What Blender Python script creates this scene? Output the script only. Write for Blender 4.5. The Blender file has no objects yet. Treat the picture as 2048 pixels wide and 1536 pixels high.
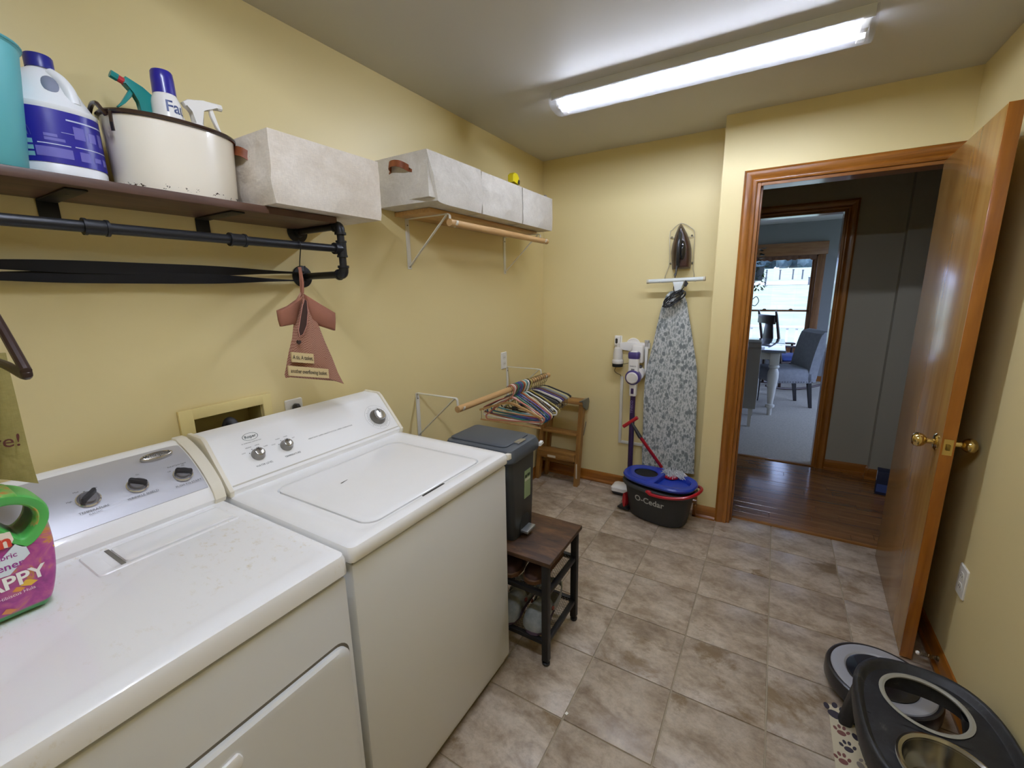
import bpy, bmesh, math, random
from mathutils import Vector as V, Matrix, noise as NZ
PI = math.pi
RNG = random.Random(11)
SC = bpy.context.scene
COL = SC.collection

# ------------------------------------------------------------------ camera
F_PX, IW, IH = 867.4255, 2048, 1536
CAM = V((1.5833, 0.0, 1.4968))
def _axes(yaw, pitch, roll):
    cy, sy, cp, sp = math.cos(yaw), math.sin(yaw), math.cos(pitch), math.sin(pitch)
    f = V((-sy*cp, cy*cp, sp)); r = V((cy, sy, 0)); u = r.cross(f)
    c, s = math.cos(roll), math.sin(roll)
    return c*r + s*u, -s*r + c*u, f
AR, AU, AF = _axes(math.radians(31.0799), math.radians(-11.9927), math.radians(-0.9862))
cd = bpy.data.cameras.new('camera'); cam = bpy.data.objects.new('camera', cd); COL.objects.link(cam)
cd.sensor_width = 36; cd.sensor_fit = 'HORIZONTAL'; cd.lens = F_PX/IW*36
cd.clip_start = 0.02; cd.clip_end = 400
cam.matrix_world = Matrix(((AR.x, AU.x, -AF.x, CAM.x), (AR.y, AU.y, -AF.y, CAM.y), (AR.z, AU.z, -AF.z, CAM.z), (0, 0, 0, 1)))
SC.camera = cam
def ray(u, v):
    return AR*((u-1024)/F_PX) - AU*((v-768)/F_PX) + AF
def pl(u, v, ax, val):                  # pixel -> point on an axis-aligned plane
    d = ray(u, v); i = 'xyz'.index(ax)
    return CAM + d*((val-CAM[i])/d[i])
def plp(u, v, p, n):                    # pixel -> point on any plane
    d = ray(u, v); p = V(p); n = V(n)
    return CAM + d*((p-CAM).dot(n)/d.dot(n))

# ------------------------------------------------------------------ light and exposure
TUBE_POWER = 146.0
SKY_POWER = 4.2
SUN_POWER = 3.0
vs = SC.view_settings
vs.view_transform = 'Standard'; vs.look = 'None'; vs.gamma = 1; vs.exposure = 0.0; vs.use_curve_mapping = False
SC.cycles.max_bounces = 10; SC.cycles.diffuse_bounces = 6; SC.cycles.glossy_bounces = 4
SC.cycles.transparent_max_bounces = 16; SC.cycles.transmission_bounces = 6
SC.cycles.use_denoising = True; SC.cycles.caustics_reflective = False; SC.cycles.caustics_refractive = False
SC.cycles.sample_clamp_indirect = 6
wd = bpy.data.worlds.new('sky'); SC.world = wd; wd.use_nodes = True
bgn = wd.node_tree.nodes['Background']; bgn.inputs[0].default_value = (0.46, 0.60, 1.0, 1); bgn.inputs[1].default_value = SKY_POWER
sl = bpy.data.lights.new('sun', 'SUN'); sl.energy = SUN_POWER; sl.angle = 0.01; sl.color = (1, .97, .9)
so = bpy.data.objects.new('sun', sl); COL.objects.link(so); so.rotation_euler = (math.radians(38), 0, math.radians(-25))

# ------------------------------------------------------------------ materials
def lin(c):
    if isinstance(c, str): c = [int(c[i:i+2], 16)/255 for i in (0, 2, 4)]
    return tuple((x/12.92 if x <= .04045 else ((x+.055)/1.055)**2.4) for x in c[:3]) + (1,)
class NT:
    def __init__(s, name):
        s.m = bpy.data.materials.new(name); s.m.use_nodes = True; s.t = s.m.node_tree
        s.b = s.t.nodes['Principled BSDF']; s._tc = None
    def n(s, ty, **kw):
        nd = s.t.nodes.new(ty)
        for k, v in kw.items(): setattr(nd, k, v)
        return nd
    def l(s, a, b): s.t.links.new(a, b)
    def coords(s, scale=(1, 1, 1), rot=(0, 0, 0), rnd=False):
        tc = s.n('ShaderNodeTexCoord'); mp = s.n('ShaderNodeMapping')
        mp.inputs['Scale'].default_value = scale; mp.inputs['Rotation'].default_value = rot
        src = tc.outputs['Object']
        if rnd:
            oi = s.n('ShaderNodeObjectInfo'); vm = s.n('ShaderNodeVectorMath', operation='MULTIPLY_ADD')
            cb = s.n('ShaderNodeCombineXYZ')
            for k in range(3): s.l(oi.outputs['Random'], cb.inputs[k])
            s.l(cb.outputs[0], vm.inputs[0]); vm.inputs[1].default_value = (37, 61, 13); s.l(src, vm.inputs[2]); src = vm.outputs[0]
        s.l(src, mp.inputs['Vector']); return mp.outputs[0]
    def noise(s, co, scale, detail=4, rough=.6, dist=0):
        nd = s.n('ShaderNodeTexNoise'); nd.inputs['Scale'].default_value = scale; nd.inputs['Detail'].default_value = detail
        nd.inputs['Roughness'].default_value = rough; nd.inputs['Distortion'].default_value = dist
        s.l(co, nd.inputs['Vector']); return nd.outputs['Fac']
    def ramp(s, fac, stops):
        r = s.n('ShaderNodeValToRGB'); e = r.color_ramp.elements
        while len(e) < len(stops): e.new(.5)
        for k, (p, c) in enumerate(stops): e[k].position = p; e[k].color = lin(c) if isinstance(c, str) else (c, c, c, 1)
        s.l(fac, r.inputs[0]); return r.outputs[0]
    def mix(s, fac, a, b, mode='MIX'):
        m = s.n('ShaderNodeMix', data_type='RGBA', blend_type=mode)
        for sock, v in ((m.inputs[0], fac), (m.inputs[6], a), (m.inputs[7], b)):
            if hasattr(v, 'default_value') or hasattr(v, 'is_linked'): s.l(v, sock)
            else: sock.default_value = v
        return m.outputs[2]
    def bump(s, h, strength=.2, dist=.002):
        b = s.n('ShaderNodeBump'); b.inputs['Strength'].default_value = strength; b.inputs['Distance'].default_value = dist
        s.l(h, b.inputs['Height']); s.l(b.outputs[0], s.b.inputs['Normal'])
    def color(s, c): s.l(c, s.b.inputs['Base Color'])
    def set(s, **k):
        for a, v in k.items(): s.b.inputs[a.replace('_', ' ')].default_value = v
        return s
MC = {}
def M(c, rough=.5, metal=0, coat=0, bump=None, var=None, spec=.5, key=None):
    """plain surface; var=(scale, second colour) mottles it, bump=(scale, strength)"""
    k = key or (c, rough, metal, coat, bump, var, spec)
    if k in MC: return MC[k]
    t = NT('surface_%s' % (c if isinstance(c, str) else 'mix'))
    t.set(Base_Color=lin(c), Roughness=rough, Metallic=metal, Coat_Weight=coat, Specular_IOR_Level=spec)
    t.set(Coat_Roughness=.08)
    if var:
        co = t.coords(); f = t.noise(co, var[0], 5)
        t.color(t.ramp(f, [(.35, c), (.68, var[1])]))
    if bump:
        t.bump(t.noise(t.coords(), bump[0], 3), bump[1], .002)
    MC[k] = t.m; return t.m
def wood(name, c1, c2, c3, axis, scale=1, rough=.35, coat=.3, rnd=False, stretch=14):
    t = NT(name); sc = [stretch*scale]*3; sc['xyz'.index(axis)] = 1.1*scale
    co = t.coords(tuple(sc), rnd=rnd)
    a = t.noise(co, 2.2, 6, .62, .6); b = t.noise(co, 9, 3, .6)
    c = t.ramp(a, [(.25, c1), (.5, c2), (.72, c3)])
    c = t.mix(.35, c, t.ramp(b, [(.3, .55), (.7, 1.0)]), 'MULTIPLY')
    if rnd:
        oi = t.n('ShaderNodeObjectInfo')
        c = t.mix(.75, c, t.ramp(oi.outputs['Random'], [(0, .62), (.5, .9), (1, 1.0)]), 'MULTIPLY')
    t.color(c); t.bump(b, .06, .001)
    t.set(Roughness=rough, Coat_Weight=coat, Coat_Roughness=.12); return t.m
def emit(name, c, strength):
    t = NT(name); t.set(Base_Color=(1, 1, 1, 1), Emission_Color=lin(c), Emission_Strength=strength); return t.m

# ------------------------------------------------------------------ mesh builder
def rr(w, h, r, n=5, cx=0, cy=0):
    pts = []
    for (sx, sy, a0) in ((1, 1, 0), (-1, 1, 90), (-1, -1, 180), (1, -1, 270)):
        for k in range(n+1):
            a = math.radians(a0 + 90*k/n)
            pts.append((cx + sx*(w/2-r) + r*math.cos(a), cy + sy*(h/2-r) + r*math.sin(a)))
    return pts
def sup(rx, ry, e=2.5, n=32, cx=0, cy=0):
    o = []
    for k in range(n):
        a = 2*PI*k/n; c, s = math.cos(a), math.sin(a)
        o.append((cx + rx*math.copysign(abs(c)**(2/e), c), cy + ry*math.copysign(abs(s)**(2/e), s)))
    return o
def spline(pts, n=6, closed=False):
    pts = [V(p) for p in pts]; L = len(pts); out = []
    rng = range(L if closed else L-1)
    for i in rng:
        g = (lambda k: pts[k % L]) if closed else (lambda k: pts[min(max(k, 0), L-1)])
        a, b, c, d = g(i-1), g(i), g(i+1), g(i+2)
        for k in range(n):
            t = k/n
            out.append(.5*((2*b) + (c-a)*t + (2*a-5*b+4*c-d)*t*t + (3*b-a-3*c+d)*t**3))
    if not closed: out.append(pts[-1])
    return out
class B:
    def __init__(s): s.bm = bmesh.new()
    def add(s, verts, faces):
        vs = [s.bm.verts.new(v) for v in verts]
        for f in faces:
            try: s.bm.faces.new([vs[i] for i in f])
            except ValueError: pass
        return s
    def _merge(s, t, mt=None):
        t.verts.index_update(); vs = [s.bm.verts.new((mt @ v.co) if mt else v.co) for v in t.verts]
        for f in t.faces: s.bm.faces.new([vs[v.index] for v in f.verts])
        t.free(); return s
    def box(s, x0, x1, y0, y1, z0, z1, bev=0, seg=2, mt=None):
        t = bmesh.new(); bmesh.ops.create_cube(t, size=1)
        for v in t.verts: v.co = V(((x0+x1)/2 + v.co.x*(x1-x0), (y0+y1)/2 + v.co.y*(y1-y0), (z0+z1)/2 + v.co.z*(z1-z0)))
        if bev: bmesh.ops.bevel(t, geom=t.edges[:], offset=bev, segments=seg, profile=.5, affect='EDGES', clamp_overlap=True)
        return s._merge(t, mt)
    def loft(s, secs, cap0=True, cap1=True, closed=True, loop=False):
        n = len(secs[0]); vs = [[s.bm.verts.new(p) for p in q] for q in secs]; m = len(secs)
        for i in range(m if loop else m-1):
            j = (i+1) % m
            for k in range(n if closed else n-1):
                k2 = (k+1) % n
                try: s.bm.faces.new((vs[i][k], vs[i][k2], vs[j][k2], vs[j][k]))
                except ValueError: pass
        if cap0 and not loop: s.bm.faces.new(vs[0][::-1])
        if cap1 and not loop: s.bm.faces.new(vs[-1])
        return s
    def prism(s, poly, plane, d0, d1, bev=0, seg=2):
        f = {'xy': lambda a, b, d: (a, b, d), 'xz': lambda a, b, d: (a, d, b), 'yz': lambda a, b, d: (d, a, b)}[plane]
        t = bmesh.new(); a = [t.verts.new(f(p[0], p[1], d0)) for p in poly]; b = [t.verts.new(f(p[0], p[1], d1)) for p in poly]
        n = len(poly); t.faces.new(a[::-1]); t.faces.new(b)
        for k in range(n): t.faces.new((a[k], a[(k+1) % n], b[(k+1) % n], b[k]))
        if bev:
            es = [e for e in t.edges if len(e.link_faces) == 2 and any(len(q.verts) == n for q in e.link_faces)] if n > 6 else t.edges[:]
            bmesh.ops.bevel(t, geom=es, offset=bev, segments=seg, profile=.5, affect='EDGES', clamp_overlap=True)
        return s._merge(t)
    def tube(s, pts, r, n=8, closed=False, caps=True):
        pts = [V(p) for p in pts]; L = len(pts); rs = r if isinstance(r, (list, tuple)) else [r]*L
        tg = []
        for i in range(L):
            a = pts[(i-1) % L] if closed else pts[max(i-1, 0)]; b = pts[(i+1) % L] if closed else pts[min(i+1, L-1)]
            d = b-a; tg.append(d.normalized() if d.length > 1e-9 else V((0, 0, 1)))
        x = tg[0].orthogonal().normalized(); secs = []
        for i in range(L):
            x = (x - tg[i]*x.dot(tg[i])); x = x.normalized() if x.length > 1e-6 else tg[i].orthogonal().normalized()
            y = tg[i].cross(x)
            secs.append([pts[i] + (x*math.cos(2*PI*k/n) + y*math.sin(2*PI*k/n))*rs[i] for k in range(n)])
        return s.loft(secs, caps, caps, True, closed)
    def cyl(s, p0, p1, r0, r1=None, n=20): return s.tube([p0, p1], [r0, r0 if r1 is None else r1], n)
    def lathe(s, prof, n=32, mt=None, c=(0, 0, 0), sy=1):
        mt = mt or Matrix.Translation(c)
        secs = [[mt @ V((r*math.cos(2*PI*k/n), sy*r*math.sin(2*PI*k/n), z)) for k in range(n)] for r, z in prof]
        if prof[0] == prof[-1]: return s.loft(secs[:-1], loop=True)
        return s.loft(secs)
    def ball(s, c, rx, ry=None, rz=None, sub=2, mt=None, fn=None):
        t = bmesh.new(); bmesh.ops.create_icosphere(t, subdivisions=sub, radius=1)
        ry = ry or rx; rz = rz or rx
        for v in t.verts:
            k = fn(v.co) if fn else 1
            v.co = V((v.co.x*rx*k, v.co.y*ry*k, v.co.z*rz*k)) + (V((0, 0, 0)) if mt else V(c))
        if mt: return s._merge(t, Matrix.Translation(c) @ mt)
        return s._merge(t)
    def band(s, pts, wv, th, closed=False):     # flat strap: pts centre line, wv width vectors (full width), th thickness
        pts = [V(p) for p in pts]; L = len(pts); secs = []
        for i in range(L):
            w = V(wv[i] if isinstance(wv, list) else wv)/2
            d = (pts[min(i+1, L-1)] - pts[max(i-1, 0)]) if not closed else (pts[(i+1) % L]-pts[i-1])
            nn = d.cross(w); nn = nn.normalized()*th/2 if nn.length > 1e-9 else V((0, 0, th/2))
            p = pts[i]; secs.append([p+w+nn, p-w+nn, p-w-nn, p+w-nn])
        return s.loft(secs, loop=closed)
    def xf(s, mt):
        for v in s.bm.verts: v.co = mt @ v.co
        return s
    def noise(s, amt, scale, seed=0):
        s.bm.normal_update()
        for v in s.bm.verts:
            v.co += v.normal*amt*NZ.noise(v.co*scale + V((seed*7.1, seed*3.3, seed)))
        return s
    def mesh(s, name, inv=None, ang=35):
        if inv:
            for v in s.bm.verts: v.co = inv @ v.co
        bmesh.ops.recalc_face_normals(s.bm, faces=s.bm.faces[:])
        me = bpy.data.meshes.new(name); s.bm.to_mesh(me); s.bm.free()
        for p in me.polygons: p.use_smooth = True
        me.set_sharp_from_angle(angle=math.radians(ang)); return me
# ------------------------------------------------------------------ things and parts
WM = {}
def props(o, label=None, cat=None, group=None, kind=None):
    if label: o['label'] = label
    if cat: o['category'] = cat
    if group: o['group'] = group
    if kind: o['kind'] = kind
    return o
def thing(name, label, cat, loc=(0, 0, 0), rz=0, group=None, kind=None):
    o = bpy.data.objects.new(name, None); COL.objects.link(o); o.empty_display_size = .05
    o.location = loc; o.rotation_euler = (0, 0, rz); WM[o] = Matrix.Translation(loc) @ Matrix.Rotation(rz, 4, 'Z')
    return props(o, label, cat, group, kind)
def part(par, name, b, mat, label=None, local=False, ang=35, kind=None):
    me = b.mesh(name, None if local else WM[par].inverted(), ang) if isinstance(b, B) else b
    o = bpy.data.objects.new(name, me); COL.objects.link(o); o.parent = par; WM[o] = WM[par]
    if mat and not me.materials: me.materials.append(mat)
    return props(o, label, kind=kind)
def solo(name, b, mat, label=None, cat=None, group=None, kind=None, ang=35, origin=None):
    vs_ = [v.co for v in b.bm.verts]
    c = V(origin) if origin else V(((min(v.x for v in vs_)+max(v.x for v in vs_))/2, (min(v.y for v in vs_)+max(v.y for v in vs_))/2, min(v.z for v in vs_)))
    me = b.mesh(name, Matrix.Translation(-c), ang); o = bpy.data.objects.new(name, me); COL.objects.link(o); o.location = c
    WM[o] = Matrix.Translation(c); me.materials.append(mat); return props(o, label, cat, group, kind)
def clone(o, loc, rz=0, label=None, group=None, tilt=None):
    r = o.copy(); COL.objects.link(r); r.location = loc; r.rotation_euler = (tilt or 0, 0, rz)
    if label: r['label'] = label
    if group: r['group'] = group
    for ch in [c for c in COL.objects if c.parent == o]:
        c = ch.copy(); COL.objects.link(c); c.parent = r
        for g in [q for q in COL.objects if q.parent == ch]:
            d = g.copy(); COL.objects.link(d); d.parent = c
    return r
_TX = {}
def text(b, s, size, fn, bold=0, align='CENTER'):
    """flat lettering: each glyph vertex (x right, y up) is carried to space by fn"""
    k = (s, bold, align)
    if k not in _TX:
        cu = bpy.data.curves.new('t', 'FONT'); cu.body = s; cu.size = 1; cu.align_x = align; cu.align_y = 'CENTER'; cu.offset = bold; cu.resolution_u = 3
        o = bpy.data.objects.new('t', cu); COL.objects.link(o); bpy.context.view_layer.update()
        me = bpy.data.meshes.new_from_object(o.evaluated_get(bpy.context.evaluated_depsgraph_get()))
        _TX[k] = ([tuple(v.co) for v in me.vertices], [tuple(p.vertices) for p in me.polygons])
        bpy.data.objects.remove(o); bpy.data.meshes.remove(me)
    vv, ff = _TX[k]
    return b.add([fn(x*size, y*size) for x, y, z in vv], ff)
def frame(p, xdir, ydir):               # mapper for text on a flat face
    p = V(p); xd = V(xdir).normalized(); yd = V(ydir).normalized()
    return lambda x, y: p + xd*x + yd*y

# ================================================================== SETTING
XR, D, D2, XJ, HC = 2.275, 3.128, 2.923, 1.2518, 2.44
T = NT('wall_paint'); T.set(Base_Color=lin('e0d09b'), Roughness=.42, Specular_IOR_Level=.35); T.bump(T.noise(T.coords(), 420, 2), .10, .0008); WALL = T.m
T = NT('ceiling_paint'); T.set(Base_Color=lin('c4c2bd'), Roughness=.6); T.bump(T.noise(T.coords(), 300, 2), .1, .0008); CEIL = T.m
T = NT('grey_paint'); T.set(Base_Color=lin('929292'), Roughness=.5); T.bump(T.noise(T.coords(), 300, 2), .1, .0008); GREYW = T.m
T = NT('hall_paint'); T.set(Base_Color=lin('9f9a8b'), Roughness=.5); HALLW = T.m
OAK = wood('oak_trim', '6d3d10', '945a1c', 'a86c28', 'z', 1.0, .3, .4)
OAKX = wood('oak_trim_along', '6d3d10', '945a1c', 'a86c28', 'x', 1.0, .3, .4)
OAKY = wood('oak_trim_deep', '6d3d10', '945a1c', 'a86c28', 'y', 1.0, .3, .4)
DOORW = wood('birch_door', '96692f', 'a97f42', 'b38a4d', 'z', .45, .27, .3, stretch=9)
WHITEPL = M('e4e2da', .35)
GROUT = M('a79a84', .8, bump=(300, .2))

# tile: mottled stone, different on every tile
T = NT('stone_tile')
co = T.coords((1, 1, 1), rnd=True); co2 = T.coords((1.0, 1.6, 1), (0, 0, .5), rnd=True)
a = T.noise(co2, 7.0, 9, .70, .25); b_ = T.noise(co, 42, 6, .7, .3); c_ = T.noise(co2, 2.6, 7, .70, .3)
base = T.ramp(a, [(.28, '84715f'), (.42, 'a4937f'), (.54, 'bbac9a'), (.70, 'd0c4b3')])
base = T.mix(.55, base, T.ramp(b_, [(.34, .66), (.56, 1.0)]), 'MULTIPLY')
base = T.mix(T.ramp(c_, [(.36, .80), (.43, 0.0)]), base, lin('7f6848'))
T.color(base); T.bump(b_, .12, .0015); T.set(Roughness=.36, Specular_IOR_Level=.5); TILE = T.m
PLANK = wood('hall_oak', '6b4423', '8f5f33', 'a97743', 'x', .9, .2, .5, rnd=True)
CARPET = M('bdb6a8', .95, bump=(900, .5), var=(60, 'a9a295'))
THRW = wood('threshold_oak', '6b4118', '8f5f2b', 'a5733a', 'x', 1, .3, .3)

# --- floors
fl = solo('floor', B().box(-.1, 2.4, -1.2, 3.017, -.06, -.004).box(-.1, XJ, 3.017, D, -.06, -.004), GROUT, 'beige stone tile floor of the laundry room', kind='structure', origin=(0, 0, 0))
TS, GX, GY = .3117, .7541, 2.7257
gap = .0028
full = None
for i in range(-3, 6):
    for j in range(-2, 13):
        x0, x1, y0, y1 = GX+(i-1)*TS+gap, GX+i*TS-gap, GY-j*TS+gap, GY-(j-1)*TS-gap
        x0, x1 = max(x0, .0), min(x1, XR); ymax = D if x1 <= XJ+.02 else 3.015
        if y1 > 3.015 and x0 < XJ < x1: ymax = 3.015
        y0, y1 = max(y0, -1.19), min(y1, ymax)
        if x1-x0 < .02 or y1-y0 < .02: continue
        w, h = x1-x0, y1-y0
        if abs(w-TS+2*gap) < 1e-6 and abs(h-TS+2*gap) < 1e-6:
            if full is None: full = B().box(-w/2, w/2, -h/2, h/2, -.009, 0, .0016, 2).mesh('tile'); full.materials.append(TILE)
            me = full
        else:
            me = B().box(-w/2, w/2, -h/2, h/2, -.009, 0, .0016, 2).mesh('tile'); me.materials.append(TILE)
        o = part(fl, 'tile', me, None); o.location = ((x0+x1)/2, (y0+y1)/2, 0)
HF = solo('floor_hall', B().box(.4, 4.1, 3.249, 4.39, -.06, -.008).box(XJ+.117, 4.1, 3.017, 4.39, -.06, -.008), THRW, 'dark strip oak floor of the hallway', kind='structure', origin=(0, 0, 0))
y = 3.045; row = 0
while y < 4.27:
    lo = .4 if y > 3.249 else XJ+.117; x = lo - RNG.random()*.8; wdt = .0815
    while x < 4.1:
        ln = RNG.choice((.55, .7, .9, 1.1)); a0, a1 = max(x, lo), min(x+ln, 4.1)
        if a1-a0 > .02:
            o = part(HF, 'plank', B().box(-(a1-a0)/2+.0006, (a1-a0)/2-.0006, -wdt/2+.0006, wdt/2-.0006, -.008, 0, .001, 1), PLANK, local=True)
            o.location = ((a0+a1)/2, y+wdt/2, RNG.uniform(-.0006, .0006))
        x += ln
    y += wdt; row += 1
part(HF, 'threshold', B().prism([(3.012, -.004), (3.012, .003), (3.02, .007), (3.042, .007), (3.05, .001), (3.05, -.004)], 'yz', 1.436, 2.238), THRW)
part(HF, 'carpet_strip', B().box(1.175, 1.985, 4.265, 4.30, -.005, .008, .003), THRW)
solo('floor_dining', B().box(-1.4, 3.4, 4.29, 8.4, -.06, .004), CARPET, 'pale carpet of the dining room', kind='structure', origin=(0, 0, 0))

# --- laundry walls
HY0, HY1, HZ0, HZ1 = .623, .845, .90, 1.111
b = B().box(-.12, 0, -1.2, HY0, -.06, HC).box(-.12, 0, HY1, D+.12, -.06, HC).box(-.12, 0, HY0, HY1, -.06, HZ0).box(-.12, 0, HY0, HY1, HZ1, HC)
solo('wall_left', b, WALL, 'yellow painted long wall behind the washer and dryer', kind='structure', origin=(0, 0, 0))
solo('wall_back', B().box(0, XJ, D, D+.12, -.06, HC), WALL, 'yellow painted end wall with the ironing board', kind='structure', origin=(0, 0, 0))
DX0, DX1, DZ = 1.435, 2.240, 2.065
b = B().box(XJ, DX0, D2, D2+.117, -.06, HC).box(DX1, XR+.02, D2, D2+.117, -.06, HC).box(DX0, DX1, D2, D2+.117, DZ, HC)
b.box(XJ, XJ+.117, D2+.117, D+.12, -.06, HC)
solo('wall_door', b, WALL, 'yellow painted wall around the open doorway', kind='structure', origin=(0, 0, 0))
solo('wall_right', B().box(XR, XR+.12, -1.2, D2+.117, -.06, HC), WALL, 'yellow painted wall behind the open door', kind='structure', origin=(0, 0, 0))
solo('wall_near', B().box(-.12, XR+.12, -1.3, -1.2, -.06, HC), WALL, 'yellow painted wall opposite the doorway', kind='structure', origin=(0, 0, 0))
solo('ceiling', B().box(-.12, XR+.12, -1.3, D+.12, HC, HC+.08), CEIL, 'flat grey-white laundry ceiling', kind='structure', origin=(0, 0, 0))
# --- hall shell
HX0, HX1, HZ = 1.175, 1.985, 2.065
b = B().box(.4, HX0, 4.27, 4.385, -.06, HC).box(HX1, 4.1, 4.27, 4.385, -.06, HC).box(HX0, HX1, 4.27, 4.385, HZ, HC).box(2.335, 4.1, 4.195, 4.27, -.06, HC)
solo('wall_hall_far', b, HALLW, 'dim grey hallway wall around the dining room doorway', kind='structure', origin=(0, 0, 0))
b = B().box(.3, .4, 3.25, 4.4, -.06, HC).box(4.1, 4.2, 3.0, 4.4, -.06, HC).box(2.395, 4.1, 2.92, 3.04, -.06, HC).box(.3, XJ, 3.249, 3.30, -.06, HC)
solo('wall_hall_ends', b, HALLW, 'grey end walls of the hallway', kind='structure', origin=(0, 0, 0))
solo('ceiling_hall', B().box(.3, XJ, 3.248, 4.39, HC, HC+.08).box(XJ, XR+.12, 3.248, 4.39, HC, HC+.08).box(XR+.12, 4.2, 3.04, 4.39, HC, HC+.08), CEIL, 'hallway ceiling', kind='structure', origin=(0, 0, 0))
# --- dining shell with two windows in the far wall
WX = [(.16, 1.09), (1.15, 2.075)]; WZ0, WZ1, YF = .46, 1.985, 8.40
b = B().box(-1.4, .16, YF, YF+.14, -.06, 2.48).box(2.075, 3.4, YF, YF+.14, -.06, 2.48).box(.16, 2.075, YF, YF+.14, -.06, WZ0).box(.16, 2.075, YF, YF+.14, WZ1, 2.48).box(1.09, 1.15, YF, YF+.14, WZ0, WZ1)
solo('wall_dining_far', b, GREYW, 'grey dining room wall with the window', kind='structure', origin=(0, 0, 0))
PY_0, PY_1, PZ_1 = 4.9, 7.9, 2.15
b = B().box(-1.5, -1.4, 4.3, 8.54, -.06, 2.48).box(3.4, 3.5, 4.3, PY_0, -.06, 2.48).box(3.4, 3.5, PY_1, 8.54, -.06, 2.48).box(3.4, 3.5, PY_0, PY_1, PZ_1, 2.48).box(3.4, 3.5, PY_0, PY_1, -.06, .02)
solo('wall_dining_sides', b, GREYW, 'grey side walls of the dining room', kind='structure', origin=(0, 0, 0))
solo('wall_dining_near', B().box(-1.5, .4, 4.27, 4.385, -.06, 2.48), GREYW, 'grey dining room wall beside the hallway', kind='structure', origin=(0, 0, 0))
T = NT('dining_ceiling_paint'); T.set(Base_Color=lin('e6e4de'), Roughness=.6); T.bump(T.noise(T.coords(), 200, 2), .2, .001)
solo('ceiling_dining', B().box(-1.5, 3.5, 4.385, 8.54, 2.48, 2.56), T.m, 'white dining room ceiling', kind='structure', origin=(0, 0, 0))

# --- casings (moulded boards with mitres), jambs, baseboards
def casing(par, x0, x1, z, yf, mat_v, mat_h, w=.068, sgn=-1, rw=1):
    """moulded casing round an opening on the wall face yf; sgn -1 stands out towards the camera"""
    prof = [(0, 0), (0, .010), (.006, .014), (.016, .014), (.022, .011), (.030, .016), (.046, .019), (.056, .019), (.060, .015), (w, .012), (w, 0)]
    def piece(corner_fn, name, mat):
        secs = [[V(corner_fn(p[0], p[1], e)) for p in prof] for e in (0, 1)]
        part(par, name, B().loft(secs), mat)
    piece(lambda o, d, e: (x0-o, yf+sgn*d, (z+o) if e else 0), 'casing_board', mat_v)
    piece(lambda o, d, e: (x1+o*rw, yf+sgn*d, (z+o) if e else 0), 'casing_board', mat_v)
    piece(lambda o, d, e: ((x1+o*rw) if e else (x0-o), yf+sgn*d, z+o), 'casing_head', mat_h)
def jambs(par, x0, x1, z, y0, y1, th=.018):
    part(par, 'jamb', B().box(x0, x0+th, y0, y1, 0, z, .0015, 1), OAK); part(par, 'jamb', B().box(x1-th, x1, y0, y1, 0, z, .0015, 1), OAK)
    part(par, 'head_jamb', B().box(x0+th, x1-th, y0, y1, z-th, z, .0015, 1), OAKX)
t1 = thing('trim_1', 'oak casing round the laundry doorway', None, (1.8, D2, 0), kind='structure')
casing(t1, DX0, DX1, DZ, D2, OAK, OAKX, rw=.5); jambs(t1, DX0, DX1, DZ, D2-.002, D2+.119)
for s_ in (0, 1): part(t1, 'door_stop_bead', B().box(*((DX0+.018, DX0+.028) if s_ == 0 else (DX1-.028, DX1-.018)), D2+.04, D2+.075, 0, DZ-.018, .001, 1), OAK)
casing(t1, DX0, DX1, DZ, D2+.117, OAK, OAKX, sgn=1)
t2 = thing('trim_2', 'oak casing round the dining room doorway', None, (1.6, 4.27, 0), kind='structure')
casing(t2, HX0, HX1, HZ, 4.27, OAK, OAKX); jambs(t2, HX0, HX1, HZ, 4.268, 4.387)
def base_prof(): return [(0, 0), (.022, 0), (.022, .012), (.016, .020), (.013, .022), (.013, .062), (.010, .072), (.006, .082), (0, .084)]
def baseboard(name, p0, p1, nrm, mat, label):
    p0, p1, nrm = V(p0), V(p1), V(nrm)
    b = B().loft([[p+nrm*d+V((0, 0, z)) for d, z in base_prof()] for p in (p0, p1)])
    return solo(name, b, mat, label, kind='structure', origin=tuple(p0))
baseboard('baseboard_back', (.0, D, 0), (XJ, D, 0), (0, -1, 0), OAKX, 'oak baseboard along the end wall')
baseboard('baseboard_jog', (XJ, D-.02, 0), (XJ, D2-.022, 0), (-1, 0, 0), OAKY, 'oak baseboard on the short return of the doorway wall')
baseboard('baseboard_door', (XJ-.022, D2, 0), (DX0-.068, D2, 0), (0, -1, 0), OAKX, 'oak baseboard left of the doorway')
baseboard('baseboard_right', (XR, -1.2, 0), (XR, D2-.02, 0), (-1, 0, 0), OAKY, 'oak baseboard behind the open door')
baseboard('baseboard_left', (0, 1.3, 0), (0, D, 0), (1, 0, 0), OAKY, 'oak baseboard under the low clothes rod')
baseboard('baseboard_hall', (HX1+.068, 4.27, 0), (2.335, 4.27, 0), (0, -1, 0), OAKX, 'oak baseboard right of the dining doorway')
baseboard('baseboard_hall_step', (2.31, 4.195, 0), (4.1, 4.195, 0), (0, -1, 0), OAKX, 'oak baseboard on the stepped hall wall')
baseboard('baseboard_hall_return', (2.335, 4.27, 0), (2.335, 4.18, 0), (-1, 0, 0), OAKY, 'oak baseboard on the hall wall return')
baseboard('baseboard_dining', (-1.4, YF, .004), (3.4, YF, .004), (0, -1, 0), OAKX, 'oak baseboard under the dining window')

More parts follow.
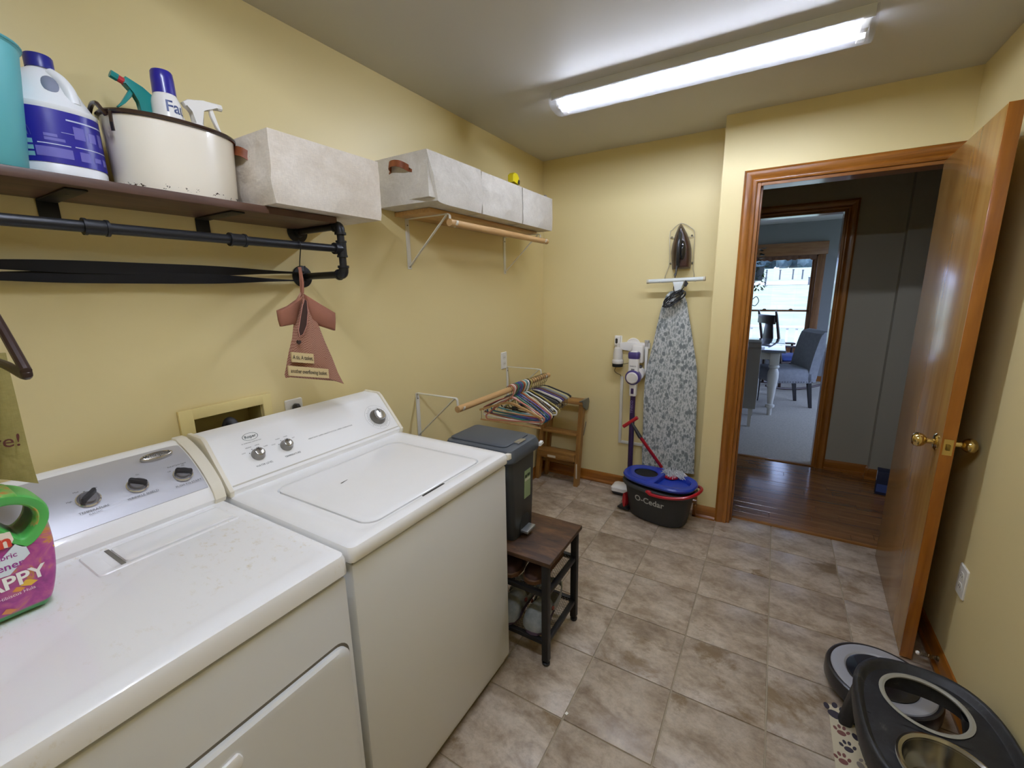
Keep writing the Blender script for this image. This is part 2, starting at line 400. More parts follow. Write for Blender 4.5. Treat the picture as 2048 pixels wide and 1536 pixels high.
# --- windows
WOODWIN = wood('window_oak', '74482a', '9a6840', 'ab7a50', 'z', 1, .35, .3)
WOODWINX = wood('window_oak_along', '74482a', '9a6840', 'ab7a50', 'x', 1, .35, .3)
T = NT('window_glass'); tr = T.n('ShaderNodeBsdfTransparent'); gl = T.n('ShaderNodeBsdfGlossy'); gl.inputs['Roughness'].default_value = .02
mx = T.n('ShaderNodeMixShader'); mx.inputs[0].default_value = .06; T.l(tr.outputs[0], mx.inputs[1]); T.l(gl.outputs[0], mx.inputs[2])
T.l(mx.outputs[0], T.t.nodes['Material Output'].inputs[0]); GLASS = T.m
for n_, (x0, x1) in enumerate(WX):
    w = thing('window_%d' % (2-n_), 'oak double-hung window looking out on the field', None, ((x0+x1)/2, YF, WZ0), kind='structure')
    zm = 1.121
    fr = B().box(x0, x0+.03, YF+.02, YF+.12, WZ0, WZ1).box(x1-.03, x1, YF+.02, YF+.12, WZ0, WZ1).box(x0, x1, YF+.02, YF+.12, WZ1-.03, WZ1).box(x0, x1, YF+.02, YF+.12, WZ0, WZ0+.03)
    part(w, 'window_frame', fr, WOODWIN)
    for nm, z0, z1, yy in (('lower_sash', WZ0+.03, zm+.015, YF+.035), ('upper_sash', zm-.015, WZ1-.03, YF+.07)):
        q = .032
        s_ = part(w, nm, B().box(x0+.03, x0+.03+q, yy, yy+.03, z0, z1, .003, 1).box(x1-.03-q, x1-.03, yy, yy+.03, z0, z1, .003, 1).box(x0+.03, x1-.03, yy, yy+.03, z1-.03, z1, .003, 1).box(x0+.03, x1-.03, yy, yy+.03, z0, z0+(.05 if nm[0] == 'l' else .03), .003, 1), WOODWIN)
        part(s_, 'pane', B().box(x0+.03+q, x1-.03-q, yy+.013, yy+.017, z0+.03, z1-.03), GLASS)
    for fx in (.3, .7):
        xx = x0+(x1-x0)*fx
        part(w, 'sash_lock', B().prism([(xx-.03, zm+.015), (xx+.03, zm+.015), (xx+.02, zm+.03), (xx-.005, zm+.034), (xx-.02, zm+.028)], 'xz', YF+.03, YF+.055, .002), M('8d6f58', .4, .4))
    part(w, 'window_sill', B().box(x0-.05, x1+.05, YF-.05, YF+.03, WZ0-.03, WZ0, .006), WOODWINX)
pdr = thing('added_door_2', 'added unseen sliding glass door letting sky light into the dining room', None, (3.45, 6.4, 0), kind='structure')  # added out of view to bring sky light in from the side
part(pdr, 'door_frame', B().box(3.41, 3.49, PY_0, PY_0+.05, .02, PZ_1).box(3.41, 3.49, PY_1-.05, PY_1, .02, PZ_1).box(3.41, 3.49, PY_0, PY_1, PZ_1-.05, PZ_1).box(3.41, 3.49, PY_0, PY_1, .02, .06).box(3.43, 3.47, 6.36, 6.44, .06, PZ_1-.05), M('e9e7e0', .5))
for ya, yb_ in ((PY_0+.05, 6.36), (6.44, PY_1-.05)): part(pdr, 'pane', B().box(3.445, 3.451, ya, yb_, .06, PZ_1-.05), GLASS)
t3 = thing('trim_3', 'oak casing and deep header board over the dining window', None, (1.1, YF, 0), kind='structure')
part(t3, 'header_board', B().box(.03, 2.193, YF-.075, YF, WZ1-.004, 2.172, .006), WOODWINX)
part(t3, 'side_casing', B().box(2.075, 2.175, YF-.02, YF, WZ0, WZ1-.004, .004), WOODWIN)
part(t3, 'side_casing', B().box(.06, .16, YF-.02, YF, WZ0, WZ1-.004, .004), WOODWIN)
part(t3, 'mullion_casing', B().box(1.08, 1.16, YF-.02, YF, WZ0, WZ1-.004, .004), WOODWIN)
# scalloped valance under the header
b = B(); N_ = 80; secs = []
for k in range(N_+1):
    x = .18+k/N_*1.88; zb = 1.925+.016*math.sin(x*2*PI/.30)-.012*math.sin(x*2*PI/.11); yy = YF-.03+.006*math.sin(x*2*PI/.09)
    secs.append([(x, yy-.003, 1.981), (x, yy+.003, 1.981), (x, yy+.003, zb), (x, yy-.003, zb)])
solo('valance', b.loft(secs), M('7d5a48', .9, bump=(400, .3)), 'short scalloped brown valance under the window header', 'valance')

# --- open laundry door
dr = thing('door_1', 'open flat birch veneer door with brass knobs', None, (2.2, 2.905, 0), kind='structure')
hp, fp = V((2.192, 2.905, 0)), V((2.152, 2.098, 0)); ad = (fp-hp).normalized(); an = V((ad.y, -ad.x, 0)); an = -an if an.x > 0 else an
def dp(a, n, z): return hp + ad*a + an*n + V((0, 0, z))     # a along the leaf from the hinge, n out towards the room
DL = (fp-hp).length
def dbox(a0, a1, n0, n1, z0, z1, bev=0):
    mt = Matrix(((ad.x, an.x, 0, hp.x), (ad.y, an.y, 0, hp.y), (0, 0, 1, 0), (0, 0, 0, 1)))
    return B().box(a0, a1, n0, n1, z0, z1, bev, 2, mt)
part(dr, 'slab', dbox(0, DL-.004, -.036, 0, .012, 2.052, .0015), DOORW)
part(dr, 'edge_strip', dbox(DL-.006, DL, -.037, .001, .012, 2.052, .001), wood('door_edge', '8a4f12', 'ac6a1f', 'bb7a2c', 'z', .5, .3, .3))
BRASS = M('d9c080', .14, 1.0)
for sg, n0 in ((1, 0), (-1, -.036)):
    mt = Matrix.Translation(dp(DL-.062, n0, .915)) @ (an*sg).to_track_quat('Z', 'Y').to_matrix().to_4x4()
    part(dr, 'rosette', B().lathe([(0, 0), (.033, 0), (.033, .004), (.027, .009), (.016, .012), (0, .012)], 28, mt), BRASS)
    part(dr, 'knob', B().lathe([(.0, .008), (.012, .008), (.010, .022), (.011, .030), (.020, .037), (.026, .046), (.0275, .055), (.025, .064), (.017, .071), (.006, .0735), (0, .0735)], 28, mt), BRASS)
part(dr, 'latch_plate', dbox(DL, DL+.0015, -.031, -.005, .885, .945), BRASS)
part(dr, 'latch_bolt', dbox(DL+.001, DL+.009, -.024, -.012, .904, .926, .002), M('8f7b45', .3, 1))
for z in (.22, 1.03, 1.85): part(dr, 'hinge', B().cyl(dp(-.004, -.040, z-.045), dp(-.004, -.040, z+.045), .005, n=10), BRASS)

# --- outdoors: porch, field, posts, trees
GRASS = M('8f9d86', .9, var=(.9, 'a9b59c'))
zz = lambda v, y: pl(1580, v, 'y', y).z
prof = [(-40, -.6), (8.54, -.55), (12, -.5), (16, zz(640, 16)), (24, zz(600, 24)), (34, zz(570, 34)), (36, zz(566, 36)), (40, zz(559, 40)), (70, zz(536, 70)), (76, zz(535, 76)-.5), (140, zz(535, 76)-1)]
b = B().loft([[(-120, y, z), (-20, y, z), (20, y, z), (140, y, z)] for y, z in prof], False, False, False)
solo('ground', b, GRASS, 'sunlit grass field rising behind the house', kind='structure', origin=(0, 8.6, 0))
yr = [(34, zz(570, 34)+.02), (36, zz(566, 36)+.02), (37, zz(564, 37)+.05)]
solo('gravel_road', B().loft([[(-120, y, z), (140, y, z)] for y, z in yr], False, False, False), M('cfc9bb', .9), 'pale gravel lane crossing the field', 'road', origin=(0, 35, 0))
solo('porch_floor', B().box(-3, 6, 8.54, 10.45, -.35, -.05), M('b9b4aa', .7), kind='structure', label='grey porch deck outside the window', origin=(0, 9, -.35))
pr_ = thing('porch_railing', 'white wooden porch railing outside the window', 'railing', (1.5, 10.3, -.05))
PW = M('f2f2ee', .5)
zr = pl(1590, 652, 'y', 10.3).z
part(pr_, 'top_rail', B().box(-3, 6, 10.25, 10.34, zr-.05, zr, .01), PW)
part(pr_, 'bottom_rail', B().box(-3, 6, 10.27, 10.32, .05, .10, .008), PW)
u0 = pl(1555, 670, 'y', 10.3).x; sp = (pl(1611, 670, 'y', 10.3).x-u0)/3
for k in range(-14, 16): part(pr_, 'baluster', B().box(u0+k*sp-.022, u0+k*sp+.022, 10.273, 10.317, .1, zr-.05), PW)
for x in (-1.4, 3.6): part(pr_, 'post', B().box(x-.05, x+.05, 10.245, 10.345, -.05, zr+.08, .01), PW)
for (u, v0, v1, y) in [(1532, 541, 560, 40), (1559, 541, 559, 40), (1585, 540, 558, 40), (1604, 541, 559, 40), (1530, 557, 573, 33.8), (1617, 556, 573, 33.8)]:
    p = pl(u, v1, 'y', y); q = pl(u, v0, 'y', y)
    t = thing('fence_post', 'thin fence post on the slope above the gravel lane' if y > 35 else 'thin fence post on the near side of the gravel lane', 'post', tuple(p), group='fence posts above the lane' if y > 35 else 'fence posts below the lane')
    part(t, 'shaft', B().box(p.x-.05, p.x+.05, y-.05, y+.05, p.z-.3, q.z), M('5c5f66', .6, .5)); part(t, 'cap', B().box(p.x-.07, p.x+.07, y-.07, y+.07, q.z, q.z+.06), M('5c5f66', .6, .5))
LEAF_HAZE = M('3a4a55', .9, var=(1.2, '5a6f78'))  # bluish distance haze is mixed into the foliage colour
for k, (u, w, lab) in enumerate([(1466, 3.0, 'broad'), (1494, 2.4, 'rounded'), (1517, 2.2, 'small'), (1541, 2.5, 'full'), (1566, 2.2, 'narrow'), (1588, 2.3, 'low'), (1612, 2.5, 'ragged'), (1640, 2.8, 'wide')]):
    p = pl(u, 536, 'y', 78+3*(k % 2)); t = thing('tree', '%s dark leafy tree at the top of the field beyond the window' % lab, 'tree', (p.x, p.y, p.z-.6), group='trees beyond the field')
    part(t, 'trunk', B().cyl((p.x, p.y, p.z-.8), (p.x, p.y, p.z+1.5), .25, .18, 8), M('4a3a2c', .9))
    bb = B().ball((p.x, p.y, p.z+1.9), w*.47, w*.45, 2.2+.1*(k % 3), 3, fn=lambda c: 1+.3*NZ.noise(c*2.5+V((k*3, k, 0)))+.15*NZ.noise(c*6+V((k, 0, 0))))
    part(t, 'crown', bb, LEAF_HAZE)

# ================================================================== CEILING LIGHT
fx = thing('ceiling_light', 'long fluorescent ceiling fixture with a clear wrap lens, one tube lit', 'ceiling light', (1.17, 2.18, 2.35))
LX0, LX1 = .552, 1.792
part(fx, 'housing', B().box(LX0+.01, LX1-.01, 2.118, 2.262, 2.428, 2.44, .002), M('e8e6df', .4))
for ya, yb_ in ((2.114, 2.1165), (2.2615, 2.264)): part(fx, 'side_lip', B().box(LX0+.006, LX1-.006, ya, yb_, 2.398, 2.4395), M('dcdad4', .5))
part(fx, 'ballast_cover', B().prism([(2.162, 2.428), (2.218, 2.428), (2.200, 2.412), (2.180, 2.412)], 'yz', LX0+.06, LX1-.06), M('eceae4', .35))
part(fx, 'lit_tube', B().cyl((LX0+.045, 2.146, 2.394), (LX1-.045, 2.146, 2.394), .013, n=12), emit('lit_tube', 'e4ecff', TUBE_POWER), 'glowing fluorescent tube')
part(fx, 'unlit_tube', B().cyl((LX0+.045, 2.226, 2.394), (LX1-.045, 2.226, 2.394), .013, n=12), M('dedfe0', .25), 'dark fluorescent tube')
for x in (LX0+.02, LX1-.045):
    for y in (2.146, 2.226): part(fx, 'lamp_socket', B().box(x, x+.025, y-.017, y+.017, 2.375, 2.43, .003), M('f0efe9', .4))
T = NT('acrylic_lens'); tr = T.n('ShaderNodeBsdfTransparent'); tr.inputs[0].default_value = (.97, .98, 1, 1)
tl = T.n('ShaderNodeBsdfTranslucent'); tl.inputs[0].default_value = (.9, .94, 1, 1); gl = T.n('ShaderNodeBsdfGlossy'); gl.inputs['Roughness'].default_value = .15
m1 = T.n('ShaderNodeMixShader'); m1.inputs[0].default_value = .045; T.l(tr.outputs[0], m1.inputs[1]); T.l(tl.outputs[0], m1.inputs[2])
m2 = T.n('ShaderNodeMixShader'); m2.inputs[0].default_value = .05; T.l(m1.outputs[0], m2.inputs[1]); T.l(gl.outputs[0], m2.inputs[2])
T.l(m2.outputs[0], T.t.nodes['Material Output'].inputs[0]); LENS = T.m
lp = [(2.114, 2.437), (2.104, 2.392), (2.112, 2.376), (2.134, 2.366), (2.18, 2.360), (2.222, 2.362), (2.248, 2.370), (2.266, 2.390), (2.270, 2.437)]
b = B().loft([[(x, y, z) for y, z in lp] for x in (LX0+.004, LX1-.004)], False, False, False)
part(fx, 'lens', b, LENS)
for x0, x1 in ((LX0-.002, LX0+.005), (LX1-.005, LX1+.002)): part(fx, 'end_cap', B().prism(lp, 'yz', x0, x1, .001, 1), LENS)

clone(fx, (1.17, .42, 2.35), label='matching fluorescent ceiling fixture over the dryer end of the room', group='ceiling fixtures'); fx['group'] = 'ceiling fixtures'

# ================================================================== WASHER
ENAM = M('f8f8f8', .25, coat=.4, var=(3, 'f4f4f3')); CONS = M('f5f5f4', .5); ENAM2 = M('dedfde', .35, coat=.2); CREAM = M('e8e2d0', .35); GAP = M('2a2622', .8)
INK = M('4a4a48', .6); CHROME = M('b8b4ac', .22, .9); KNOBG = M('8d8a86', .35, .5)
def rrz(x0, x1, y0, y1, r, z, n=6): return [(x, y, z) for x, y in rr(x1-x0, y1-y0, r, n, (x0+x1)/2, (y0+y1)/2)]
WY0, WY1, WXF = .578, 1.277, .790
wa = thing('washing_machine', 'white top-loading washer with hinged lid and dial console, beside the trash can', 'washer', (.42, .93, 0))
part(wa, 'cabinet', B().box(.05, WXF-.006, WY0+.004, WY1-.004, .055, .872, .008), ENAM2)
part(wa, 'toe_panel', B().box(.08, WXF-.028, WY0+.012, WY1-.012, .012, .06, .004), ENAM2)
for x in (.1, .72):
    for y in (WY0+.06, WY1-.06): part(wa, 'foot', B().cyl((x, y, 0), (x, y, .02), .02, n=12), M('3a3a3a', .7))
part(wa, 'seam_shadow', B().box(.07, WXF-.012, WY0+.01, WY1-.01, .868, .882), GAP)
tb = B().loft([rrz(.05, WXF, WY0, WY1, .012, .880), rrz(.05, WXF+.003, WY0, WY1, .014, .884), rrz(.05, WXF+.003, WY0, WY1, .016, .908), rrz(.052, WXF-.002, WY0+.003, WY1-.003, .016, .917), rrz(.056, WXF-.010, WY0+.010, WY1-.010, .018, .9205),
               rrz(.27, .758, WY0+.062, WY1-.040, .03, .9205), rrz(.276, .752, WY0+.068, WY1-.046, .03, .9175),
               rrz(.318, .746, WY0+.093, WY1-.098, .04, .9175), rrz(.319, .745, WY0+.094, WY1-.099, .04, .908)])
part(wa, 'top_deck', tb, ENAM)
lid = part(wa, 'lid', B().loft([rrz(.323, .741, WY0+.098, WY1-.103, .038, .909), rrz(.323, .741, WY0+.098, WY1-.103, .038, .9185), rrz(.326, .738, WY0+.101, WY1-.106, .037, .9205), rrz(.345, .72, WY0+.12, WY1-.125, .03, .9215)]), ENAM)
part(wa, 'finger_slot', B().loft([rrz(.7455, .754, .866, .964, .004, .9172), rrz(.7455, .754, .866, .964, .004, .9182)]), GAP, 'dark finger slot of the lid')
part(wa, 'corner_clip', B().prism([(.775, WY1-.012), (.797, WY1-.008), (.800, WY1+.012), (.785, WY1+.008)], 'xy', .893, .916, .003), M('efece2', .4))
cp = [(.05, .92), (.258, .92), (.264, .938), (.152, 1.068), (.138, 1.078), (.062, 1.080), (.05, 1.070)]
part(wa, 'console', B().prism(cp, 'xz', WY0+.012, WY1-.012, .003), CONS)
for y0, y1 in ((WY0, WY0+.013), (WY1-.013, WY1)): part(wa, 'console_end_cap', B().prism([(.048, .92), (.266, .92), (.270, .938), (.156, 1.072), (.140, 1.083), (.060, 1.085), (.048, 1.075)], 'xz', y0, y1, .003), CREAM)
P0 = V((.264, 0, .938)); SL = (V((.152, 0, 1.068))-P0).normalized(); NR = V((SL.z, 0, -SL.x)); YD = V((0, 1, 0))
part(wa, 'console_trim_strip', B().loft([[P0+SL*a+NR*c+YD*y for a, c in ((.010, 0), (.010, .0015), (.014, .0015), (.014, 0))] for y in (WY0+.016, WY1-.016)]), M('c9c5ba', .4))
def onp(u, v, off=0): return plp(u, v, P0+NR*off, NR)+NR*.0
def knob(par, u, v, r, h, skirt, cap, off=0, mark=None, name='knob'):
    p = onp(u, v); mt = Matrix.Translation(p) @ Matrix(((YD.x, SL.x, NR.x, 0), (YD.y, SL.y, NR.y, 0), (YD.z, SL.z, NR.z, 0), (0, 0, 0, 1)))
    k = part(par, name, B().lathe([(0, .0005), (r, .0005), (r, .004), (r*.86, h*.55), (r*.80, h*.9), (r*.74, h), (0, h)], 28, mt), skirt)
    part(k, 'knob_cap', B().lathe([(0, h-.001), (r*.62, h-.001), (r*.62, h+.002), (r*.5, h+.003), (0, h+.0035)], 28, mt), cap, 'bright metal cap')
    if mark: part(k, 'pointer', B().box(-r*.06, r*.06, r*.2, r*.74, h+.002, h+.004, mt=mt), mark)
    return p
for (u, v, nm) in ((516, 909, 'WATER LEVEL'), (573, 891, 'TEMPERATURE')):
    p = knob(wa, u, v, .0205, .020, KNOBG, CHROME, mark=INK)
    tb = B(); text(tb, nm, .0085, frame(p-SL*.038+NR*.0006+YD*.004, YD, SL)); part(wa, 'lettering', tb, INK); tb = B()
    for k in range(4):
        a = math.radians(150-k*38); t2_ = B(); text(t2_, ('LOW', 'MEDIUM', 'LARGE', 'SUPER') [k] if nm[0] == 'W' else ('COLD', 'WARM', 'WARM', 'HOT')[k], .0048, frame(p+(YD*math.cos(a)*1.25+SL*math.sin(a))*.034+NR*.0006, YD, SL)); part(wa, 'lettering', t2_, INK)
        tb.add([p+(YD*math.cos(a+s_*.05)+SL*math.sin(a+s_*.05))*q+NR*.0006 for q, s_ in ((.0225, -1), (.0225, 1), (.0255, 1), (.0255, -1))], [(0, 1, 2, 3)])
    part(wa, 'scale_marks', tb, INK, kind='stuff')
p = knob(wa, 755, 834, .034, .024, M('75736e', .3, .7), CHROME, name='cycle_dial', mark=INK)
tb = B()
for k in range(40):
    a = 2*PI*k/40; q0, q1 = .043, (.0475 if k % 4 else .051)
    if 1.2 < a < 1.7: continue
    tb.add([p+(YD*math.cos(a+s_*.012)+SL*math.sin(a+s_*.012))*q+NR*.0006 for q, s_ in ((q0, -1), (q0, 1), (q1, 1), (q1, -1))], [(0, 1, 2, 3)])
for q in (.041, .056):
    for k in range(48):
        a, a2 = 2*PI*k/48, 2*PI*(k+1)/48
        tb.add([p+(YD*math.cos(t)+SL*math.sin(t))*r_+NR*.0005 for t, r_ in ((a, q), (a2, q), (a2, q+.0005), (a, q+.0005))], [(0, 1, 2, 3)])
part(wa, 'dial_scale', tb, M('8a8984', .6))
tb = B(); pb = onp(500, 873)
text(tb, 'Roper', .0145, frame(pb+NR*.0007, YD, SL), .012)
for k in range(40):
    a, a2 = 2*PI*k/40, 2*PI*(k+1)/40
    tb.add([pb+YD*math.cos(t)*.023*f_+SL*math.sin(t)*.0125*f_+NR*.0006 for t, f_ in ((a, 1), (a2, 1), (a2, 1.07), (a, 1.07))], [(0, 1, 2, 3)])
part(wa, 'badge', tb, M('3a4a48', .5), 'oval maker badge'); tb = B(); text(tb, 'BY WHIRLPOOL CORPORATION', .0042, frame(onp(503, 884)+NR*.0007, YD, SL))
part(wa, 'lettering', tb, INK)
tb = B(); pa, pb = onp(612, 881), onp(708, 848)
text(tb, 'HEAVY DUTY  SUPER CAPACITY 8 CYCLE, 3 SPEED COMBINATIONS', .0062, frame((pa+pb)/2+NR*.0007, YD, SL)); part(wa, 'lettering', tb, INK)
part(wa, 'stray_mark', B().add([V((.47, .80, .9222)), V((.474, .802, .9222)), V((.468, .83, .9222)), V((.466, .829, .9222))], [(0, 1, 2, 3)]), INK)

# ================================================================== DRYER
DY0, DY1 = -.165, .567
STAIN = NT('worn_enamel'); STAIN.set(Roughness=.25, Coat_Weight=.35)
f = STAIN.noise(STAIN.coords((1, 1.6, 1)), 38, 6, .75); g = STAIN.noise(STAIN.coords(), 5, 2)
STAIN.color(STAIN.mix(STAIN.mix(1, STAIN.ramp(f, [(.55, 0.0), (.70, 1.0)]), STAIN.ramp(g, [(.45, 0.0), (.6, .7)]), 'MULTIPLY'), lin('f6f6f6'), lin('dccfae')))
STAIN = STAIN.m
dy = thing('clothes_dryer', 'white front-door dryer with silver three-knob console, under the pipe rack', 'dryer', (.42, .2, 0))
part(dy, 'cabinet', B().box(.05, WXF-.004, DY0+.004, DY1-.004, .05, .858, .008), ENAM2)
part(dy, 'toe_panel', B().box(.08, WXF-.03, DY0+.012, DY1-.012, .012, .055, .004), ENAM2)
for x in (.1, .72):
    for y in (DY0+.06, DY1-.06): part(dy, 'foot', B().cyl((x, y, 0), (x, y, .02), .02, n=12), M('3a3a3a', .7))
part(dy, 'seam_shadow', B().box(.07, WXF-.012, DY0+.01, DY1-.01, .855, .868), GAP)
tb = B().loft([rrz(.05, WXF, DY0, DY1, .012, .866), rrz(.05, WXF+.004, DY0, DY1, .016, .870), rrz(.05, WXF+.004, DY0, DY1, .018, .905), rrz(.052, WXF, DY0+.003, DY1-.003, .018, .916), rrz(.056, WXF-.008, DY0+.010, DY1-.010, .02, .9205),
               rrz(.262, .745, DY0+.03, DY1-.034, .035, .9205), rrz(.270, .735, DY0+.038, DY1-.043, .033, .9172)])
part(dy, 'top_panel', tb, STAIN)
part(dy, 'lint_bay', B().loft([rrz(.272, .405, .245, .545, .012, .9178), rrz(.274, .403, .247, .543, .012, .9200), rrz(.284, .393, .270, .535, .01, .9200), rrz(.286, .391, .272, .533, .01, .9186)]), STAIN)
part(dy, 'lint_screen_door', B().loft([rrz(.294, .386, .297, .527, .006, .9188), rrz(.294, .386, .297, .527, .006, .9225), rrz(.300, .372, .303, .521, .006, .9245)]), ENAM)
part(dy, 'lint_slot', B().box(.288, .392, .287, .2955, .9187, .9196), M('77736a', .7))
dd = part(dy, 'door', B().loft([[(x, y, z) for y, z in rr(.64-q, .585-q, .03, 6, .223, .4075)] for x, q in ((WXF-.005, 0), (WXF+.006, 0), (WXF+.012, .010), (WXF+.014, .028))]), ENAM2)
part(dd, 'door_gap', B().loft([[(x, y, z) for y, z in rr(.652, .597, .034, 6, .223, .4075)] for x in (WXF-.006, WXF-.003)]), M('6b6457', .8))
part(dd, 'handle_recess', B().prism([(.24, .665), (.285, .672), (.292, .655), (.287, .640), (.24, .630)], 'yz', WXF+.013, WXF+.021, .004), ENAM)
curve = []
for k in range(11):
    t = k/10; p = V((.262, 0, .952)).lerp(V((.098, 0, 1.070)), t); n_ = V((.118, 0, .164)).normalized()
    curve.append(p+n_*(.016*math.sin(PI*t)**.8))
prof = [(.05, .92), (.262, .92), (.268, .934)]+[(p.x, p.z) for p in curve]+[(.085, 1.078), (.06, 1.078), (.05, 1.068)]
part(dy, 'console', B().prism(prof, 'xz', DY0+.03, DY1-.028, .001), ENAM)
prof2 = [(.048, .92), (.266, .92), (.273, .934)]+[(p.x+.006, p.z+.006) for p in curve]+[(.088, 1.084), (.058, 1.084), (.048, 1.074)]
for y0, y1 in ((DY0, DY0+.032), (DY1-.030, DY1)): part(dy, 'console_end_cap', B().prism(prof2, 'xz', y0, y1, .003), CREAM)
SILV = M('c6c6cc', .42, .4)
cn = curve[1:]; n_ = V((.118, 0, .164)).normalized(); secs = []
for j, y in enumerate([DY0+.034]+[DY1-.060]+[DY1-.045, DY1-.037, DY1-.033]):
    cut = [0, 0, .02, .05, .09][j]; L_ = len(cn); sec = []
    for k, p in enumerate(cn):
        q = cn[0].lerp(cn[-1], (k/(L_-1))*(1-cut*1.2)); sec.append(p.lerp(cn[max(0, k-1)], min(1, cut*4)*(k/(L_-1)))+n_*.0022+V((0, y, 0)))
    secs.append(sec+[q-n_*.002 for q in sec[::-1]])
part(dy, 'silver_panel', B().loft(secs), SILV, 'brushed silver control panel')
P0 = V((.262, 0, .952)); SL = (V((.098, 0, 1.070))-P0).normalized(); NR = V((SL.z, 0, -SL.x)); OFF = .018
BLKK = M('2f2d2e', .3)
def grip(u, v, ang, nm, extra=()):
    p = plp(u, v, P0+NR*OFF, NR); mt = Matrix.Translation(p) @ Matrix(((YD.x, SL.x, NR.x, 0), (YD.y, SL.y, NR.y, 0), (YD.z, SL.z, NR.z, 0), (0, 0, 0, 1)))
    k = part(dy, 'knob', B().lathe([(0, 0), (.0235, 0), (.0235, .003), (.021, .005), (0, .005)], 30, mt), M('d4d4da', .18, .8), 'bright ring with a black grip')
    part(k, 'knob_base', B().lathe([(0, .004), (.017, .004), (.016, .012), (.0145, .0135), (0, .014)], 28, mt), M('6f6d70', .4))
    g_ = mt @ Matrix.Rotation(math.radians(ang), 4, 'Z')
    part(k, 'knob_grip', B().loft([[g_ @ V((x*w, y*w2, z)) for x, y in rr(.040, .0105, .005, 4)] for w, w2, z in ((1, 1.15, .010), (1, 1, .020), (.92, .7, .0245))]), BLKK)
    tb = B(); text(tb, nm, .0085, frame(p-SL*.034+NR*.001, YD, SL)); part(dy, 'lettering', tb, INK)
    for (s_, dx, dz_) in extra: tb = B(); text(tb, s_, .0058, frame(p+YD*dx+SL*dz_+NR*.001, YD, SL)); part(dy, 'lettering', tb, INK)
    tb = B(); text(tb, '-', .014, frame(p+SL*.027+NR*.001, YD, SL), .02); part(dy, 'index_mark', tb, INK)
grip(177, 999, 38, 'TEMPERATURE', (('High', -.032, .008), ('Med', -.014, .03), ('Low', .02, .028), ('ELECTRIC', 0, -.043)))
grip(275, 971, -38, 'WRINKLE SHIELD', (('On', .012, .033),))
grip(366, 949, -30, 'PUSH TO START', (('End of Cycle Signal', 0, .037), ('Off', -.024, .022), ('On', .012, .030)))
p = plp(313, 912, P0+NR*OFF, NR); mt = Matrix.Translation(p) @ Matrix(((YD.x, SL.x, NR.x, 0), (YD.y, SL.y, NR.y, 0), (YD.z, SL.z, NR.z, 0), (0, 0, 0, 1)))
bd = part(dy, 'badge', B().loft([[mt @ V((x, y, z)) for x, y in sup(.038*q, .0125*q, 2, 36)] for q, z in ((1, -.004), (1, .003), (.94, .0045), (.8, .006))]), M('bdb8b0', .25, .85), 'oval silver maker badge')
tb = B(); text(tb, 'Whirlpool', .0145, lambda x, y: mt @ V((x, y, .0063)), .01); part(bd, 'badge_lettering', tb, INK)

# ================================================================== washer outlet box and wall outlets
PLATE = M('dccb8d', .4)
ob = thing('washer_outlet_box', 'recessed washer hookup box with hoses, in the wall behind the consoles', 'outlet box', (0, .73, .86))
fr = B().box(0, .014, .582, HY0, .862, 1.147, .003).box(0, .014, HY1, .878, .862, 1.147, .003).box(0, .014, HY0-.003, HY1+.003, HZ1, 1.147, .003).box(0, .014, HY0-.003, HY1+.003, .862, HZ0, .003)
part(ob, 'frame', fr, PLATE)
part(ob, 'recess', B().box(-.095, -.09, HY0, HY1, HZ0, HZ1).box(-.095, -.001, HY0, HY0+.003, HZ0, HZ1).box(-.095, -.001, HY1-.003, HY1, HZ0, HZ1).box(-.095, -.001, HY0, HY1, HZ1-.003, HZ1).box(-.095, -.001, HY0, HY1, HZ0, HZ0+.003), M('b8aa72', .5))
for y, c in ((.655, '2a3f7a'), (.80, '6e2420')):
    v_ = part(ob, 'valve', B().cyl((-.05, y, .905), (-.05, y, .985), .012, n=14).cyl((-.05, y, .96), (-.012, y, .955), .010, n=12), M('a8935a', .35, .9))
    part(v_, 'valve_handle', B().box(-.062, -.038, y-.024, y+.024, .988, .998, .003), M(c, .4))
    part(ob, 'hose', B().tube(spline([(-.012, y, .955), (.015, y+.005, .945), (.030, y+.012, .91), (.028, y+.02, .80), (.026, y+.02, .62)], 6), .011, 10), M('26262a', .6))
part(ob, 'drain_hose', B().tube(spline([(-.045, .73, .91), (-.04, .73, 1.02), (-.01, .735, 1.075), (.022, .742, 1.03), (.03, .745, .85), (.03, .745, .65)], 8), .014, 12), M('3a3a3c', .55, bump=(300, .4)))
def outlet(name, org, xd, nd, label, w=.072, h=.116, slots=True, switch=False):
    """cover plate centred at org, xd to the right, nd out of the wall"""
    xd, nd, zd = V(xd), V(nd), V((0, 0, 1)); org = V(org)
    t = thing(name, label, 'outlet', tuple(org-zd*h/2))
    mt = Matrix(((xd.x, zd.x, nd.x, org.x), (xd.y, zd.y, nd.y, org.y), (xd.z, zd.z, nd.z, org.z), (0, 0, 0, 1)))
    part(t, 'cover_plate', B().loft([[mt @ V((x, y, z)) for x, y in rr(w-q, h-q, .006, 4)] for q, z in ((0, 0), (0, .003), (.006, .006))]), WHITEPL)
    if slots:
        for s_ in (-1, 1):
            f_ = part(t, 'receptacle', B().loft([[mt @ V((x, y+s_*.021, z)) for x, y in sup(.0165, .0145, 3, 24)] for z in (.005, .0075)]), M('dcd9cf', .35))
            part(f_, 'slot', B().box(-.0075, -.0055, s_*.021-.004, s_*.021+.004, .0068, .0079, mt=mt).box(.0055, .0075, s_*.021-.004, s_*.021+.004, .0068, .0079, mt=mt), GAP)
    return t, mt
o1, mt = outlet('wall_outlet', (0, .968, 1.045), (0, 1, 0), (1, 0, 0), 'white wall outlet with a black plug, behind the washer console')
